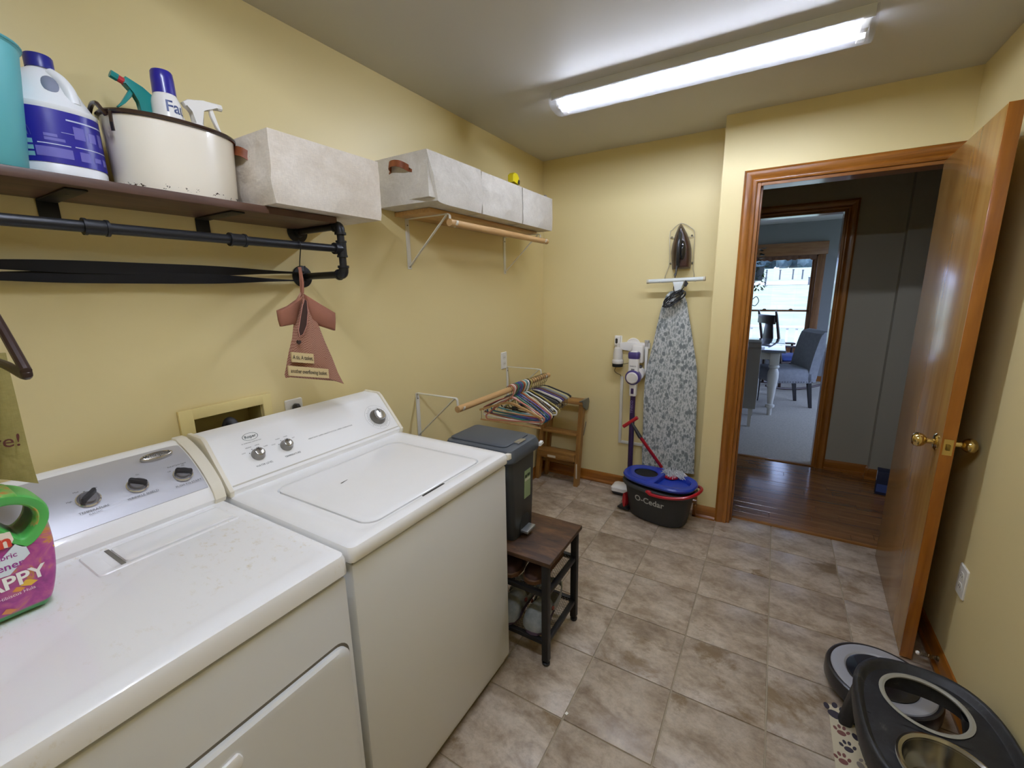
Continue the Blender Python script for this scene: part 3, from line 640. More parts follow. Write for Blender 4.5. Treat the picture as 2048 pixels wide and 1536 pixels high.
part(o1, 'plug', B().loft([[mt @ V((x, y+.012, z)) for x, y in sup(a, c, 2.6, 20)] for a, c, z in ((.012, .026, .007), (.014, .030, .014), (.013, .030, .028), (.009, .022, .036))]), BLKK, 'black appliance plug')
part(o1, 'cord', B().tube(spline([mt @ V((0, -.012, .022)), mt @ V((0, -.05, .030)), mt @ V((.004, -.16, .034)), mt @ V((.01, -.3, .034))], 6), .005, 8), BLKK)
outlet('wall_outlet', (0, 2.52, 1.033), (0, 1, 0), (1, 0, 0), 'white wall outlet above the far bracket of the low clothes rod')
outlet('wall_outlet', (XR, 2.07, .417), (0, -1, 0), (-1, 0, 0), 'white wall outlet low on the wall behind the open door', w=.075, h=.12)

# ================================================================== SHELF WALL
RUST = wood('dark_shelf_wood', '3f2a20', '5b4034', '6e5042', 'y', 1.0, .5, .1)
IRONB = M('1f1f22', .45, .3); IRONP = M('26272b', .38, .5, bump=(250, .15))
SHZ = 1.762
sh = thing('wall_shelf', 'dark brown plank shelf on black flat brackets, above the pipe rack', 'shelf', (0, .4, SHZ-.03))
part(sh, 'plank', B().box(.001, .242, -.30, 1.062, SHZ-.022, SHZ, .003), RUST)
for yb in (-.15, .395, .742):
    br = part(sh, 'bracket', B().box(.002, .215, yb-.02, yb+.02, SHZ-.027, SHZ-.0222, .002).box(.001, .006, yb-.02, yb+.02, SHZ-.085, SHZ-.023, .002), IRONB)
    part(br, 'screw', B().ball((.15, yb, SHZ-.027), .005, .005, .002, 1), M('555', .4, .9) if False else M('55565a', .4, .9))

pk = thing('pipe_clothes_rack', 'black iron pipe clothes rail fixed to the wall below the dark shelf', 'clothes rail', (0, .4, 1.52))
PX, PZ, PY1, PY0 = .247, 1.655, 1.066, .05
def flange(y, z):
    mt = Matrix.Translation((.001, y, z)) @ Matrix.Rotation(PI/2, 4, 'Y')
    part(pk, 'flange', B().lathe([(0, 0), (.040, 0), (.041, .004), (.039, .007), (.022, .009), (.019, .022), (0, .022)], 28, mt), IRONP)
def pipe(p0, p1, r=.0125): part(pk, 'pipe', B().cyl(p0, p1, r, n=18), IRONP)
def ring_fit(c, ax, r=.0185, h=.03, name='coupling'):
    ax = V(ax).normalized(); c = V(c); b = B()
    b.tube([c-ax*h/2, c-ax*(h/2-.006), c-ax*(h/2-.0065), c+ax*(h/2-.0065), c+ax*(h/2-.006), c+ax*h/2], [r, r, r*.9, r*.9, r, r], 20); part(pk, name, b, IRONP)
def elbow(c, d1, d2, s=.03):
    c, d1, d2 = V(c), V(d1), V(d2); pts = [c+d1*s]+[c+d1*s*.55*(1-t)**2+d2*s*.55*t*t for t in (0, .25, .5, .75, 1)]+[c+d2*s]
    b = B().tube(pts, .0165, 18); b.tube([c+d1*(s-.008), c+d1*s], .0195, 18); b.tube([c+d2*(s-.008), c+d2*s], .0195, 18); part(pk, 'elbow', b, IRONP)
for y in (PY0, PY1):
    flange(y, 1.733); flange(y, 1.568)
    pipe((.02, y, 1.733), (PX-.02, y, 1.733)); pipe((.02, y, 1.568), (PX-.02, y, 1.568))
    elbow((PX, y, 1.733), (-1, 0, 0), (0, 0, -1)); elbow((PX, y, 1.568), (-1, 0, 0), (0, 0, 1))
    pipe((PX, y, 1.59), (PX, y, 1.71)); ring_fit((PX, y, PZ), (0, 0, 1), .0185, .056, 'tee')
    sgn = -1 if y > .5 else 1
    part(pk, 'tee_outlet', B().tube([(PX, y, PZ), (PX, y+sgn*.024, PZ), (PX, y+sgn*.0245, PZ), (PX, y+sgn*.032, PZ)], [.0165, .0165, .0195, .0195], 18), IRONP)
ys = [PY0+.03, .405, .712, PY1-.03]
for a, c in zip(ys, ys[1:]): pipe((PX, a, PZ), (PX, c, PZ))
for y in (.405, .712): ring_fit((PX, y, PZ), (0, 1, 0), .0185, .045)

# twisted black strap looped round the lower pipe stubs
st = B(); n_ = 40
for s_ in (1, -1):
    pts, wv = [], []
    for k in range(n_+1):
        t = k/n_; y = PY0+.012+t*(PY1-PY0-.024); m = math.sin(PI*t)
        z = 1.566+s_*(.0145-.002*m); a = (1-m**2.2)*1.45*s_; w_ = .032
        pts.append((.032+.007*s_*math.cos(PI*t), y, z)); wv.append((math.sin(a)*w_, 0, math.cos(a)*w_))
    st.band(pts, wv, .0018)
solo('elastic_strap', st, M('121113', .85), 'two-band black twisted strap stretched between the lower pipe flanges', 'strap')

# fabric bins
def linen(name, c1, c2):
    t = NT(name); co = t.coords(); w1 = t.noise(t.coords((600, 600, 60)), 1, 2); w2 = t.noise(t.coords((60, 60, 700)), 1, 2); big = t.noise(co, 9, 4)
    c = t.ramp(big, [(.3, c1), (.7, c2)]); c = t.mix(.30, c, t.ramp(w1, [(.3, .6), (.7, 1.0)]), 'MULTIPLY'); c = t.mix(.30, c, t.ramp(w2, [(.3, .6), (.7, 1.0)]), 'MULTIPLY')
    t.color(c); cr = t.noise(co, 11, 3, .5, .6); t.bump(cr, .45, .02); t.set(Roughness=.95); return t.m
LIN1 = linen('linen_cream', 'd9cdbb', 'ece4d8'); LIN2 = linen('linen_grey', 'c9c3b8', 'ded9cf')
LEATH = M('8a4a25', .55, var=(40, '733a1b')); INNER = M('cfc7b8', .9)
def bin_(x0, x1, y0, y1, z0, h, mat, label, seed, handle=True, sag=0, hd=.036):
    t = thing('storage_bin', label, 'storage bin', ((x0+x1)/2, (y0+y1)/2, z0), group='fabric bins on the wall shelves')
    cx, cy, w, d = (x0+x1)/2, (y0+y1)/2, x1-x0, y1-y0; secs = []; NP = 14
    def loop(q, z, pinch=0):
        pts = []
        for (a, c) in (((1, -1), (1, 1)), ((1, 1), (-1, 1)), ((-1, 1), (-1, -1)), ((-1, -1), (1, -1))):
            for k in range(NP):
                f = k/NP; px = a[0]+(c[0]-a[0])*f; py = a[1]+(c[1]-a[1])*f
                bulge = pinch*math.sin(PI*f)
                px *= 1+(bulge if abs(a[0]-c[0]) < .1 else 0); py *= 1+(bulge*.5 if abs(a[1]-c[1]) < .1 else 0)
                pts.append(V((cx+px*w/2*q, cy+py*d/2*q, z)))
        return pts
    NV = 9
    for k in range(NV+1):
        f = k/NV; L = loop(1.0 - (.012 if k == 0 else 0), z0+.001+h*f, .03*math.sin(PI*f))
        for p in L:
            c1 = abs(math.sin(f*PI*1.0))
            nz = NZ.noise(V((p.x*11+seed*5, p.y*11, p.z*14)))+.6*abs(NZ.noise(V((p.x*26, p.y*26+seed, p.z*22))))
            dx, dy_ = (p.x-cx)/(w/2), (p.y-cy)/(d/2)
            if abs(dx) >= abs(dy_): p.x += math.copysign(.017*nz*c1, dx)
            else: p.y += math.copysign(.010*nz*c1, dy_)
            if sag: p.y += sag*.075*(1-f)*max(0, -dy_)**3*max(0, (dx+1)/2)**3; p.z += .012*sag*(1-f)*max(0, -dy_)**3*max(0, (dx+1)/2)**3
        secs.append(L)
    for q, z in ((.985, z0+h+.002), (.965, z0+h), (.955, z0+h*.9), (.95, z0+.02)): secs.append(loop(q, z))
    part(t, 'fabric_body', B().loft(secs), mat, ang=50)
    if handle:
        ym = y0-.002; hp_ = spline([(cx-.05, ym, z0+h*.74), (cx-.035, ym-hd*.78, z0+h*.79), (cx, ym-hd, z0+h*.80), (cx+.035, ym-hd*.78, z0+h*.76), (cx+.05, ym, z0+h*.70)], 6)
        hb = part(t, 'leather_handle', B().band([(cx-.066, ym+.003, z0+h*.725)]+hp_+[(cx+.066, ym+.003, z0+h*.68)], (0, .006, .026), .0028), LEATH, 'brown leather pull strap')
        for xx, f in ((cx-.056, .735), (cx+.056, .69)): part(hb, 'rivet', B().ball((xx, ym-.002, z0+h*f), .004, .003, .004, 1), M('6b5a3a', .3, .9))
    return t
bin_(.005, .303, .806, 1.212, SHZ, .20, LIN1, 'cream linen bin with leather pull, standing on the dark plank shelf', 1, hd=.020)
S2Z = 1.872
bin_(.012, .312, 1.470, 1.852, S2Z, .197, LIN2, 'grey linen bin with leather pull and a crumpled corner, on the oak shelf', 2, True, .8)
bin_(.012, .312, 1.862, 2.252, S2Z, .193, LIN2, 'middle grey linen bin of three, with the yellow tape measure on top', 3, False)
bin_(.012, .312, 2.262, 2.640, S2Z, .192, LIN2, 'grey linen bin at the corner end of the oak shelf', 4, False)
# yellow tape measure on the middle bin's rim, small grey knob in the last bin
p = pl(1027, 358, 'x', .22)
tm = thing('tape_measure', 'yellow tape measure lying on the middle linen bin', 'tape measure', (.22, p.y, p.z-.02))
part(tm, 'case', B().loft([[(.22+x, p.y+y*q, p.z+z*q) for y, z in [(-.032, -.022), (.026, -.030), (.034, -.012), (.030, .012), (.012, .028), (-.014, .030), (-.032, .018)]] for x, q in ((-.02, .9), (-.016, 1), (.016, 1), (.02, .9))]), M('e9d61c', .4))
part(tm, 'grip', B().prism([(p.y+.012, p.z-.024), (p.y+.034, p.z-.028), (p.y+.037, p.z-.004), (p.y+.022, p.z-.002)], 'yz', .197, .243, .003), BLKK)
part(tm, 'hook', B().box(.212, .228, p.y+.034, p.y+.040, p.z-.038, p.z-.022, .001), CHROME)
q_ = pl(1090, 394, 'x', .25)
kb = thing('tool_knob', 'small grey handle end sticking out of the corner linen bin', 'tool', (.25, q_.y, S2Z+.02))
part(kb, 'shaft', B().cyl((.25, q_.y, S2Z+.02), (.25, q_.y, q_.z-.005), .006, n=10), M('77746f', .5)); part(kb, 'knob', B().ball((.25, q_.y, q_.z), .013, .013, .013, 2), M('8c8982', .5))

# oak shelf on white brackets with its rod
PINE = wood('pine_shelf', 'a9824e', 'c49a62', 'd0a870', 'y', 1, .4, .2); ROD = wood('pine_rod', 'b08858', 'c79f6b', 'd2ad7c', 'y', 1, .45, .1)
WMET = M('dfddd4', .35, .1, coat=.2)
def shelf_bracket(par, y, zt, zb, tip=.262, hookz=.048, twist=0):
    """white stamped-steel bracket: wall strap, arm, brace, rod hook"""
    b_ = part(par, 'bracket', B().box(.001, .004, y-.013, y+.013, zb, zt, .001).box(.001, tip, y-.008, y+.008, zt-.004, zt+.0005, .001), WMET)
    part(b_, 'brace', B().band([(.004, y, zb+.012), (tip-.012, y, zt-.006)], (0, .012, 0), .004), WMET)
    pts = spline([(tip-.004, y, zt-.002), (tip+.006, y, zt-.008), (tip+.008, y, zt-.030), (tip+.012, y, zt-hookz), (tip+.030, y, zt-hookz-.014), (tip+.048, y, zt-hookz), (tip+.050, y, zt-hookz+.012)], 4)
    part(b_, 'rod_hook', B().band(pts, (0, .014, 0), .003), WMET)
    for zz_ in (zt-.03, zb+.012): part(b_, 'screw', B().ball((.005, y, zz_), .004, .004, .004, 1), M('8c8980', .4, .8))
    return tip+.030, zt-hookz+.002
s2 = thing('wall_shelf', 'oak board shelf on white steel brackets with a wooden rod below', 'shelf', (0, 2.1, 1.6))
part(s2, 'board', B().box(.001, .222, 1.578, 2.600, S2Z-.019, S2Z, .002), PINE)
for y in (1.656, 2.557): rx, rz_ = shelf_bracket(s2, y, S2Z-.0195, 1.615)
part(s2, 'rod', B().cyl((rx, 1.622, rz_), (rx, 2.60, rz_), .0165, n=20), ROD)
s3 = thing('clothes_rod', 'low wooden clothes rod on two white wall brackets, full of hangers', 'clothes rod', (0, 2.1, .74))
for y in (1.652, 2.562): rx3, rz3 = shelf_bracket(s3, y, .985, .745, .262, .050)
part(s3, 'rod', B().cyl((rx3, 1.620, rz3), (rx3, 2.625, rz3), .0165, n=20), ROD)

# ------------------------------------------------------------------ hangers on the low rod
def hook_pts(r=.021, zc=-.0185, drop=.075):
    o = []
    for k in range(13):
        a = math.radians(200-k*215/12); o.append((r*math.cos(a), 0, zc+r*math.sin(a)))
    return o+[(.010, 0, zc-.034), (0, 0, zc-.045), (0, 0, -drop)]
HM = {}
def tube_hanger(c, name='plastic_hanger', w=.20, r=.0045, slim=0):
    k = (w, r)
    if k not in HM:
        a = B().tube(spline(hook_pts(), 3), r*.9, 7).mesh('hook')
        pts = [(0, 0, -.073), (.05, 0, -.095), (.10, 0, -.120), (w-.02, 0, -.172), (w, 0, -.190), (w-.004, 0, -.208), (w-.03, 0, -.213), (0, 0, -.215)]
        lp_ = spline(pts+[(-x, y, z) for x, y, z in pts[-2::-1]][:-1], 4, True)
        HM[k] = (a, B().tube(lp_, r, 7, True).mesh('frame'))
    return HM[k]
HC_ = {}
def hmat(c): return M(c, .4)
rod_top = rz3+.0165
hangs = [(1022, 'c97f72', 'coral pink tube hanger, first on the low rod', 5), (1035, 'ece6da', 'white tube hanger next to the coral one on the low rod', -4), (1042, '8f4a48', 'dusty mauve tube hanger on the low rod', 3),
         (1046, '1f4f80', 'navy blue tube hanger on the low rod', -2), (1050, '2f7f86', 'deep teal tube hanger on the low rod', 4), (1054, 'a9512f', 'rust orange tube hanger on the low rod', -5),
         (1057, 'e0d6b4', 'pale cream tube hanger on the low rod', 2), (1060, '5aa3b4', 'sky blue tube hanger on the low rod', 6), (1063, 'f0f0ee', 'bright white tube hanger on the low rod', -3),
         (1066, '33291f', 'dark brown tube hanger on the low rod', 3), (1069, 'b5a55e', 'mustard yellow tube hanger on the low rod', -4), (1044, '3a7a64', 'sea green tube hanger on the low rod', 8), (1048, '5b3f8a', 'purple tube hanger on the low rod', -7)]
hangs.sort(key=lambda h: h[0])
y = y_first = pl(1022, 778, 'x', rx3).y
for hi, (u, c, lab, rzd) in enumerate(hangs):
    rzd = 4*math.sin(hi*.45)+1.2*math.sin(hi*2.1)
    a, f_ = tube_hanger(c); yy = pl(u, 770, 'x', rx3).y
    y = max(y+.018, 0) if u > 1022 else y
    t = thing('plastic_hanger', lab, 'hanger', (rx3, y, rod_top+.0045), math.radians(rzd), group='plastic hangers on the low rod')
    swing = math.radians(RNG.uniform(-6, 6))
    for nm, me in (('hook', a), ('frame', f_)):
        me2 = me.copy(); o = part(t, nm, me2, hmat(c))
        o.rotation_euler = (0, swing, 0)
ylast = y
def clip_hanger(y, cbar, lab, rzd, w=.17, black=False):
    t = thing('clip_hanger', lab, 'hanger', (rx3, y, rod_top+.003), math.radians(rzd), group='metal-hook hangers on the low rod')
    part(t, 'hook', B().tube(spline(hook_pts(.0205, -.0180, .085), 3), .0017, 6), M('9a9184', .25, 1.0), local=True)
    pts = [(0, -.080), (.03, -.082), (w, -.125), (w+.02, -.138), (w+.016, -.150), (w-.01, -.143), (0, -.108)]
    part(t, 'shoulder', B().prism(pts+[(-x, z) for x, z in pts[-2:0:-1]], 'xz', -.005, .005, .002), M(cbar, .4), local=True)
    bar = part(t, 'trouser_bar', B().tube([(-w+.01, 0, -.138), (-w+.01, 0, -.195), (-w+.02, 0, -.205), (w-.02, 0, -.205), (w-.01, 0, -.195), (w-.01, 0, -.138)], .003, 6), M('9a9184', .25, 1.0) if not black else M(cbar, .4), local=True)
    for sx in (-1, 1): part(bar, 'clip', B().box(sx*(w-.05)-.012, sx*(w-.05)+.012, -.008, .008, -.225, -.195, .003), M(cbar, .4), local=True)
    return t
y = ylast+.022
for (c, lab, rzd) in [('3c3c40', 'dark grey clip hanger with metal hook on the low rod', 6), ('18181a', 'black clip hanger beside the dark grey one', -8), ('d9d4cc', 'translucent white clip hanger with metal hook', 10), ('4a3f7c', 'violet clip hanger with metal hook', 4),
                      ('6b4a3c', 'brown clip hanger with metal hook', -5), ('8d8f92', 'silver-grey clip hanger with metal hook', 8), ('c8c08e', 'pale straw clip hanger with metal hook', -3), ('2c2c2e', 'charcoal clip hanger at the far end of the rod', 12)]:
    ch_ = clip_hanger(y, c, lab, 3+rzd*.12); y += .029
    if lab.startswith('black'): part(ch_, 'size_tag', B().box(.085, .115, -.0085, -.0065, -.155, -.115, .001), M('e6e4de', .6), 'white size tag', local=True)
# two slim wooden dowel hangers hanging lowest (pale bars) come from suit hangers
t = thing('suit_hanger', 'pale wooden suit hanger with a long straight bar, lowest on the rod', 'hanger', (rx3, y_first-.022, rod_top+.003), math.radians(1))
part(t, 'hook', B().tube(spline(hook_pts(.0205, -.018, .1), 3), .0017, 6), M('9a9184', .25, 1.0), local=True)
part(t, 'shoulder', B().band(spline([(-.21, 0, -.165), (-.1, 0, -.125), (0, 0, -.098), (.1, 0, -.125), (.21, 0, -.165)], 5), (0, .012, .0), .012), ROD, local=True)
part(t, 'bar', B().cyl((-.205, 0, -.225), (.205, 0, -.225), .005, n=8), ROD, local=True)
for sx in (-1, 1): part(t, 'wire', B().cyl((sx*.2, 0, -.165), (sx*.2, 0, -.225), .0016, n=6), CHROME, local=True)

# ------------------------------------------------------------------ things on the dark shelf
TURQ = M('5fb0b6', .45)
t = thing('tumbler', 'tall turquoise plastic tumbler on the dark shelf', 'cup', (.174, .272, SHZ))
part(t, 'cup', B().lathe([(0, .003), (.058, .003), (.060, 0), (.063, .004), (.086, .232), (.090, .236), (.090, .240), (.084, .240), (.060, .01), (0, .008)], 40, c=(.174, .272, SHZ)), TURQ)
part(t, 'lip', B().tube([(.174+.088*math.cos(a), .272+.088*math.sin(a), SHZ+.238) for a in [2*PI*k/36 for k in range(36)]], .0035, 8, True), M('4f9ea4', .4))

JX, JY = .102, .408
jg = thing('bleach_jug', 'white bleach jug with dark blue label and cap on the dark shelf', 'jug', (JX, JY, SHZ))
WJ = M('eef0f2', .35); BLUE = M('23239a', .35, key='jugblue'); BLUE = M('231f8f', .32)
def ring(rx, ry, z, n=48, e=2.3): return [(JX+x, JY+y, SHZ+z) for x, y in sup(rx, ry, e, n)]
prof = [(.068, .072, 0), (.074, .078, .006), (.075, .079, .03), (.074, .078, .032), (.074, .078, .148), (.0755, .0795, .151), (.0755, .0795, .157), (.070, .076, .165), (.060, .070, .178), (.050, .063, .192), (.043, .056, .208), (.035, .046, .224), (.025, .032, .238), (.021, .024, .243), (.021, .022, .246)]
body = B().loft([ring(a, c, z, e=2.6 if z < .16 else 2.1) for a, c, z in prof])
part(jg, 'body', body, WJ)
# moulded grip: hand-hole shade as a darker ellipsoid, with the handle bar in front
part(jg, 'hollow_shade', B().ball((JX+.036, JY+.000, SHZ+.204), .014, .017, .026, 3, mt=Matrix.Rotation(math.radians(-12), 4, 'X') @ Matrix.Rotation(math.radians(-28), 4, 'Y')), M('7f8598', .6), 'darker oval coloured as the shade of the hand hole')
part(jg, 'handle', B().tube(spline([(JX+.016, JY+.010, SHZ+.236), (JX+.030, JY+.022, SHZ+.222), (JX+.040, JY+.030, SHZ+.200), (JX+.046, JY+.032, SHZ+.172)], 6), [.0135]*19, 14), WJ)
cap = part(jg, 'cap', B().lathe([(0, .001), (.0245, .001), (.0245, .026), (.0225, .029), (0, .029)], 36, c=(JX, JY, SHZ+.244)), M('1f2480', .35))
def wrap(cx, cy, zb, rx, ry, off=.0008, e=2.6):
    """carry (arc angle, height) to the jug's wall"""
    def f(a, z):
        c, s = math.cos(a), math.sin(a)
        return V((cx+(rx+off)*math.copysign(abs(c)**(2/e), c), cy+(ry+off)*math.copysign(abs(s)**(2/e), s), zb+z))
    return f
jw = wrap(JX, JY, SHZ, .074, .078)
def patch(fn, a0, a1, z0, z1, n=8):
    b = B(); A = [a0+(a1-a0)*k/n for k in range(n+1)]
    return b.loft([[fn(a, z0), fn(a, z1)] for a in A], False, False, False)
lab = part(jg, 'label', patch(wrap(JX, JY, SHZ, .074, .078, .0012), -2.6, 2.6, .034, .146, 60), M('231f8f', .3), 'printed dark blue label')
jf = wrap(JX, JY, SHZ, .074, .078, .0017)
PALE, MID, TEA, RED = M('c9cfe6', .4), M('6a66b8', .4), M('7fb9bd', .4), M('b8242f', .4)
def pp(a0, a1, z0, z1, m, n=4): part(lab, 'label_print', patch(jf, a0, a1, z0, z1, n), m)
pp(-1.02, -.72, .128, .146, RED)
for k, (r0, m) in enumerate(((.030, MID), (.024, TEA))):
    b = B(); A = [PI*k2/12 for k2 in range(13)]
    b.add([jf(-1.05+math.cos(q)*r0*13, .086+math.sin(q)*r0*1.2) for q in A], [tuple(range(13))]); part(lab, 'label_print', b, m)
for k in range(3): pp(-1.3, -.66, .044+.013*k, .053+.013*k, TEA, 6)
pp(-.38, -.12, .088, .094, MID); pp(-.38, -.02, .080, .086, MID); pp(-.55, .02, .072, .074, PALE); pp(-.62, .03, .046, .066, MID); pp(-.05, .10, .1, .101, PALE)
pp(.02, 1.15, .1275, .1305, PALE, 10); pp(.08, 1.2, .0735, .0755, PALE, 10)
for a, z0, z1 in ((.10, .092, .118), (.42, .092, .112), (.74, .088, .116), (.14, .046, .066), (.48, .05, .06), (.80, .047, .062)): pp(a, a+.22, z0, z1, MID)

# enamel pot with its bottles
EX, EY, EA, EB = .136, .639, .094, .150
pt = thing('enamel_pot', 'oval cream enamel pot with dark chipped rim on the dark shelf', 'pot', (EX, EY, SHZ))
def er(q, z, n=56): return [(EX+x, EY+y, SHZ+z) for x, y in sup(EA*q, EB*q, 2.2, n)]
T = NT('chipped_enamel'); T.set(Roughness=.25, Coat_Weight=.4)
f = T.noise(T.coords(), 48, 4, .7); tc = T.n('ShaderNodeTexCoord'); sx_ = T.n('ShaderNodeSeparateXYZ'); T.l(tc.outputs['Object'], sx_.inputs[0])
band_ = T.ramp(sx_.outputs['Z'], [(.002, 0.0), (.006, 1.0), (.018, 1.0), (.030, 0.0)])
msk = T.ramp(T.mix(1, f, band_, 'MULTIPLY'), [(.55, 0.0), (.565, 1.0)]); T.color(T.mix(msk, lin('f3ecdc'), lin('3a2a22')))
ENP = T.m; RIMD = M('33211c', .25, coat=.5)
part(pt, 'body', B().loft([er(.90, 0), er(.935, .003), er(.945, .02), er(.965, .09), er(.995, .172), er(.975, .172), er(.935, .02), er(.90, .008)]), ENP)
part(pt, 'rim', B().tube([V(p)+V((0, 0, .0)) for p in er(1.0, .176)], .0062, 8, True), RIMD, 'dark rolled rim')
part(pt, 'handle', B().tube(spline([(EX+.03, EY-EB*.985, SHZ+.165), (EX+.034, EY-EB-.010, SHZ+.180), (EX+.025, EY-EB-.012, SHZ+.188), (EX, EY-EB-.012, SHZ+.189), (EX-.03, EY-EB-.010, SHZ+.176)], 5), .005, 8), RIMD)
part(pt, 'handle', B().tube(spline([(EX+.03, EY+EB*.985, SHZ+.150), (EX+.034, EY+EB+.004, SHZ+.160), (EX, EY+EB+.005, SHZ+.163), (EX-.03, EY+EB*.985, SHZ+.150)], 5), .004, 8), RIMD)
part(pt, 'bail_clip', B().band([(EX+.045, EY-EB*.96, SHZ+.172), (EX+.055, EY-EB*.99, SHZ+.145), (EX+.048, EY-EB*.97, SHZ+.128)], (.006, .004, 0), .003), RIMD)
def spray(name, label, cx, cy, zb, c_head, c_trig, c_noz, c_body, flip, s=1.0, lean=0, collar=None, hood=None):
    """trigger spray bottle; the nozzle points along flip*y"""
    t = thing(name, label, 'spray bottle', (cx, cy, zb)); mt = Matrix.Translation((cx, cy, zb)) @ Matrix.Rotation(lean, 4, 'X') @ Matrix.Diagonal((s, s*flip, s, 1))
    def L(prof, m, nm): return part(t, nm, B().lathe(prof, 24, mt), m)
    L([(0, 0), (.030, 0), (.034, .004), (.034, .10), (.030, .125), (.020, .145), (.013, .156), (.013, .165), (0, .165)], c_body, 'bottle')
    L([(0, .160), (.016, .160), (.016, .180), (.014, .183), (0, .183)], collar or c_head, 'collar')
    hd = hood or [(-.012, .180), (-.011, .215), (-.030, .222), (-.036, .232), (-.022, .243), (.02, .252), (.060, .256), (.062, .240), (.030, .234), (.014, .226), (.012, .180)]
    part(t, 'trigger_head', B().prism([(y, z) for y, z in hd], 'yz', -.011, .011, .004).xf(mt), c_head)
    tr_ = [(.036, .238), (.046, .238), (.050, .22), (.058, .19), (.066, .172), (.062, .170), (.050, .19), (.038, .218)]
    part(t, 'trigger', B().prism(tr_, 'yz', -.006, .006, .002).xf(mt), c_trig)
    part(t, 'nozzle', B().tube([mt @ V((0, .058, .248)), mt @ V((0, .074, .249))], .0095*s, 10), c_noz)
    return t
TEAL = M('1f8a88', .35)
t = spray('spray_bottle', 'teal trigger spray bottle with red nozzle band, in the enamel pot', .105, .552, SHZ+.046, TEAL, TEAL, M('c2303a', .4), M('2f8f8c', .3), -1, .90, math.radians(-16), hood=[(-.017, .180), (-.022, .200), (-.046, .196), (-.050, .204), (-.036, .226), (-.012, .246), (.02, .258), (.060, .262), (.062, .240), (.036, .232), (.020, .214), (.016, .180)])
mt = Matrix.Translation((.105, .552, SHZ+.046)) @ Matrix.Rotation(math.radians(-16), 4, 'X') @ Matrix.Diagonal((.9, -.9, .9, 1))
part(t, 'nozzle_tip', B().tube([mt @ V((0, .074, .249)), mt @ V((0, .090, .250))], .0095, 8), TEAL)
spray('spray_bottle', 'plain white trigger spray bottle in the enamel pot', .115, .718, SHZ+.045, M('f3f1ec', .35), M('f3f1ec', .35), M('f3f1ec', .35), M('efede8', .35), 1, .95, 0)
cn_ = thing('starch_can', 'white starch spray can with dark blue cap in the enamel pot', 'spray can', (.125, .641, SHZ+.052))
CB = V((.125, .641, SHZ+.052))
part(cn_, 'can_body', B().lathe([(0, 0), (.032, 0), (.033, .004), (.033, .190), (.031, .200), (.026, .212), (.0245, .215), (0, .215)], 36, c=CB), M('f4f2ef', .25, coat=.3))
part(cn_, 'cap', B().lathe([(0, .213), (.0262, .213), (.0256, .250), (.0245, .266), (.022, .270), (0, .270)], 36, c=CB), M('252090', .3, coat=.3))
tb = B(); text(tb, 'Faultless', .040, lambda x, y: CB+V((.0336*math.cos(-.50+x/.034), .0336*math.sin(-.50+x/.034), .178+y)), .012, 'LEFT'); part(cn_, 'lettering', tb, M('1c3470', .4))
rb = thing('cleaner_bottle', 'white bottle with red collar behind the plain white sprayer in the pot', 'bottle', (.060, .690, SHZ+.012))
part(rb, 'bottle', B().lathe([(0, 0), (.030, 0), (.033, .004), (.033, .15), (.028, .17), (.024, .18), (0, .18)], 28, c=(.060, .690, SHZ+.012)), M('f0eeea', .35))
part(rb, 'collar', B().lathe([(0, .178), (.025, .178), (.025, .202), (0, .202)], 28, c=(.060, .690, SHZ+.012)), M('a61f24', .4))
part(rb, 'cap', B().lathe([(0, .200), (.022, .200), (.020, .228), (0, .230)], 28, c=(.060, .690, SHZ+.012)), M('f0eeea', .35))

# ------------------------------------------------------------------ hanging dress bag and tan cloth
T = NT('gingham'); ch = T.n('ShaderNodeTexChecker'); ch.inputs['Scale'].default_value = 300; T.l(T.coords(), ch.inputs['Vector'])
ch.inputs[1].default_value = lin('84503f'); ch.inputs[2].default_value = lin('b28a74'); T.color(ch.outputs[0]); T.set(Roughness=.95); GING = T.m
PINKD = M('93604c', .95, bump=(500, .3))
DXp = .252
def P2(u, v, x=DXp): return pl(u, v, 'x', x)
dg = thing('dress_bag', 'pink gingham dress-shaped clothespin bag hanging from the pipe rail', 'hanging bag', tuple(P2(625, 770)))
rows = [(585, 600, 606), (600, 592, 613), (620, 588, 626), (650, 587, 638), (680, 584, 650), (710, 577, 664), (740, 572, 676), (755, 569, 684), (762, 571, 688)]
secs = []
for v, ul, ur in rows:
    n = 14; fr_, bk = [], []; d = .018*math.sin(PI*min(1, (v-580)/190*.9))+.003
    for k in range(n+1):
        f_ = k/n; u = ul+(ur-ul)*f_; vv = v+(12*(f_-.5)+ (-10*math.sin(PI*f_) if v > 750 else 0))*((v-585)/175)
        fold = .004*math.sin(f_*15+v*.02)
        e_ = math.sin(PI*f_)**.6
        fr_.append(P2(u, vv)+V((d*e_+fold*e_, 0, 0))); bk.append(P2(u, vv)-V((d*.6*e_, 0, 0)))
    secs.append(fr_+bk[::-1][1:-1])
part(dg, 'skirt', B().loft(secs), GING, ang=60)
for pts in ([(603, 592), (575, 612), (554, 621), (557, 640), (561, 653), (588, 648), (596, 625)], [(606, 588), (635, 606), (668, 626), (669, 645), (668, 661), (640, 652), (620, 640), (610, 610)]):
    P_ = [P2(u, v) for u, v in pts]; c = sum(P_, V((0, 0, 0)))/len(P_)
    rings = [[c+(p-c)*q+V((dx, 0, 0)) for p in P_] for q, dx in ((.85, .013), (1, .007), (1, -.004), (.85, -.008))]
    part(dg, 'sleeve', B().loft(rings), PINKD, ang=60)
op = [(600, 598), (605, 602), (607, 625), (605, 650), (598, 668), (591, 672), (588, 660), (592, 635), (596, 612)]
part(dg, 'opening', B().add([P2(u, v)+V((.0235, 0, 0)) for u, v in op], [tuple(range(len(op)))]), M('3a241c', .95), 'dark pouch opening')
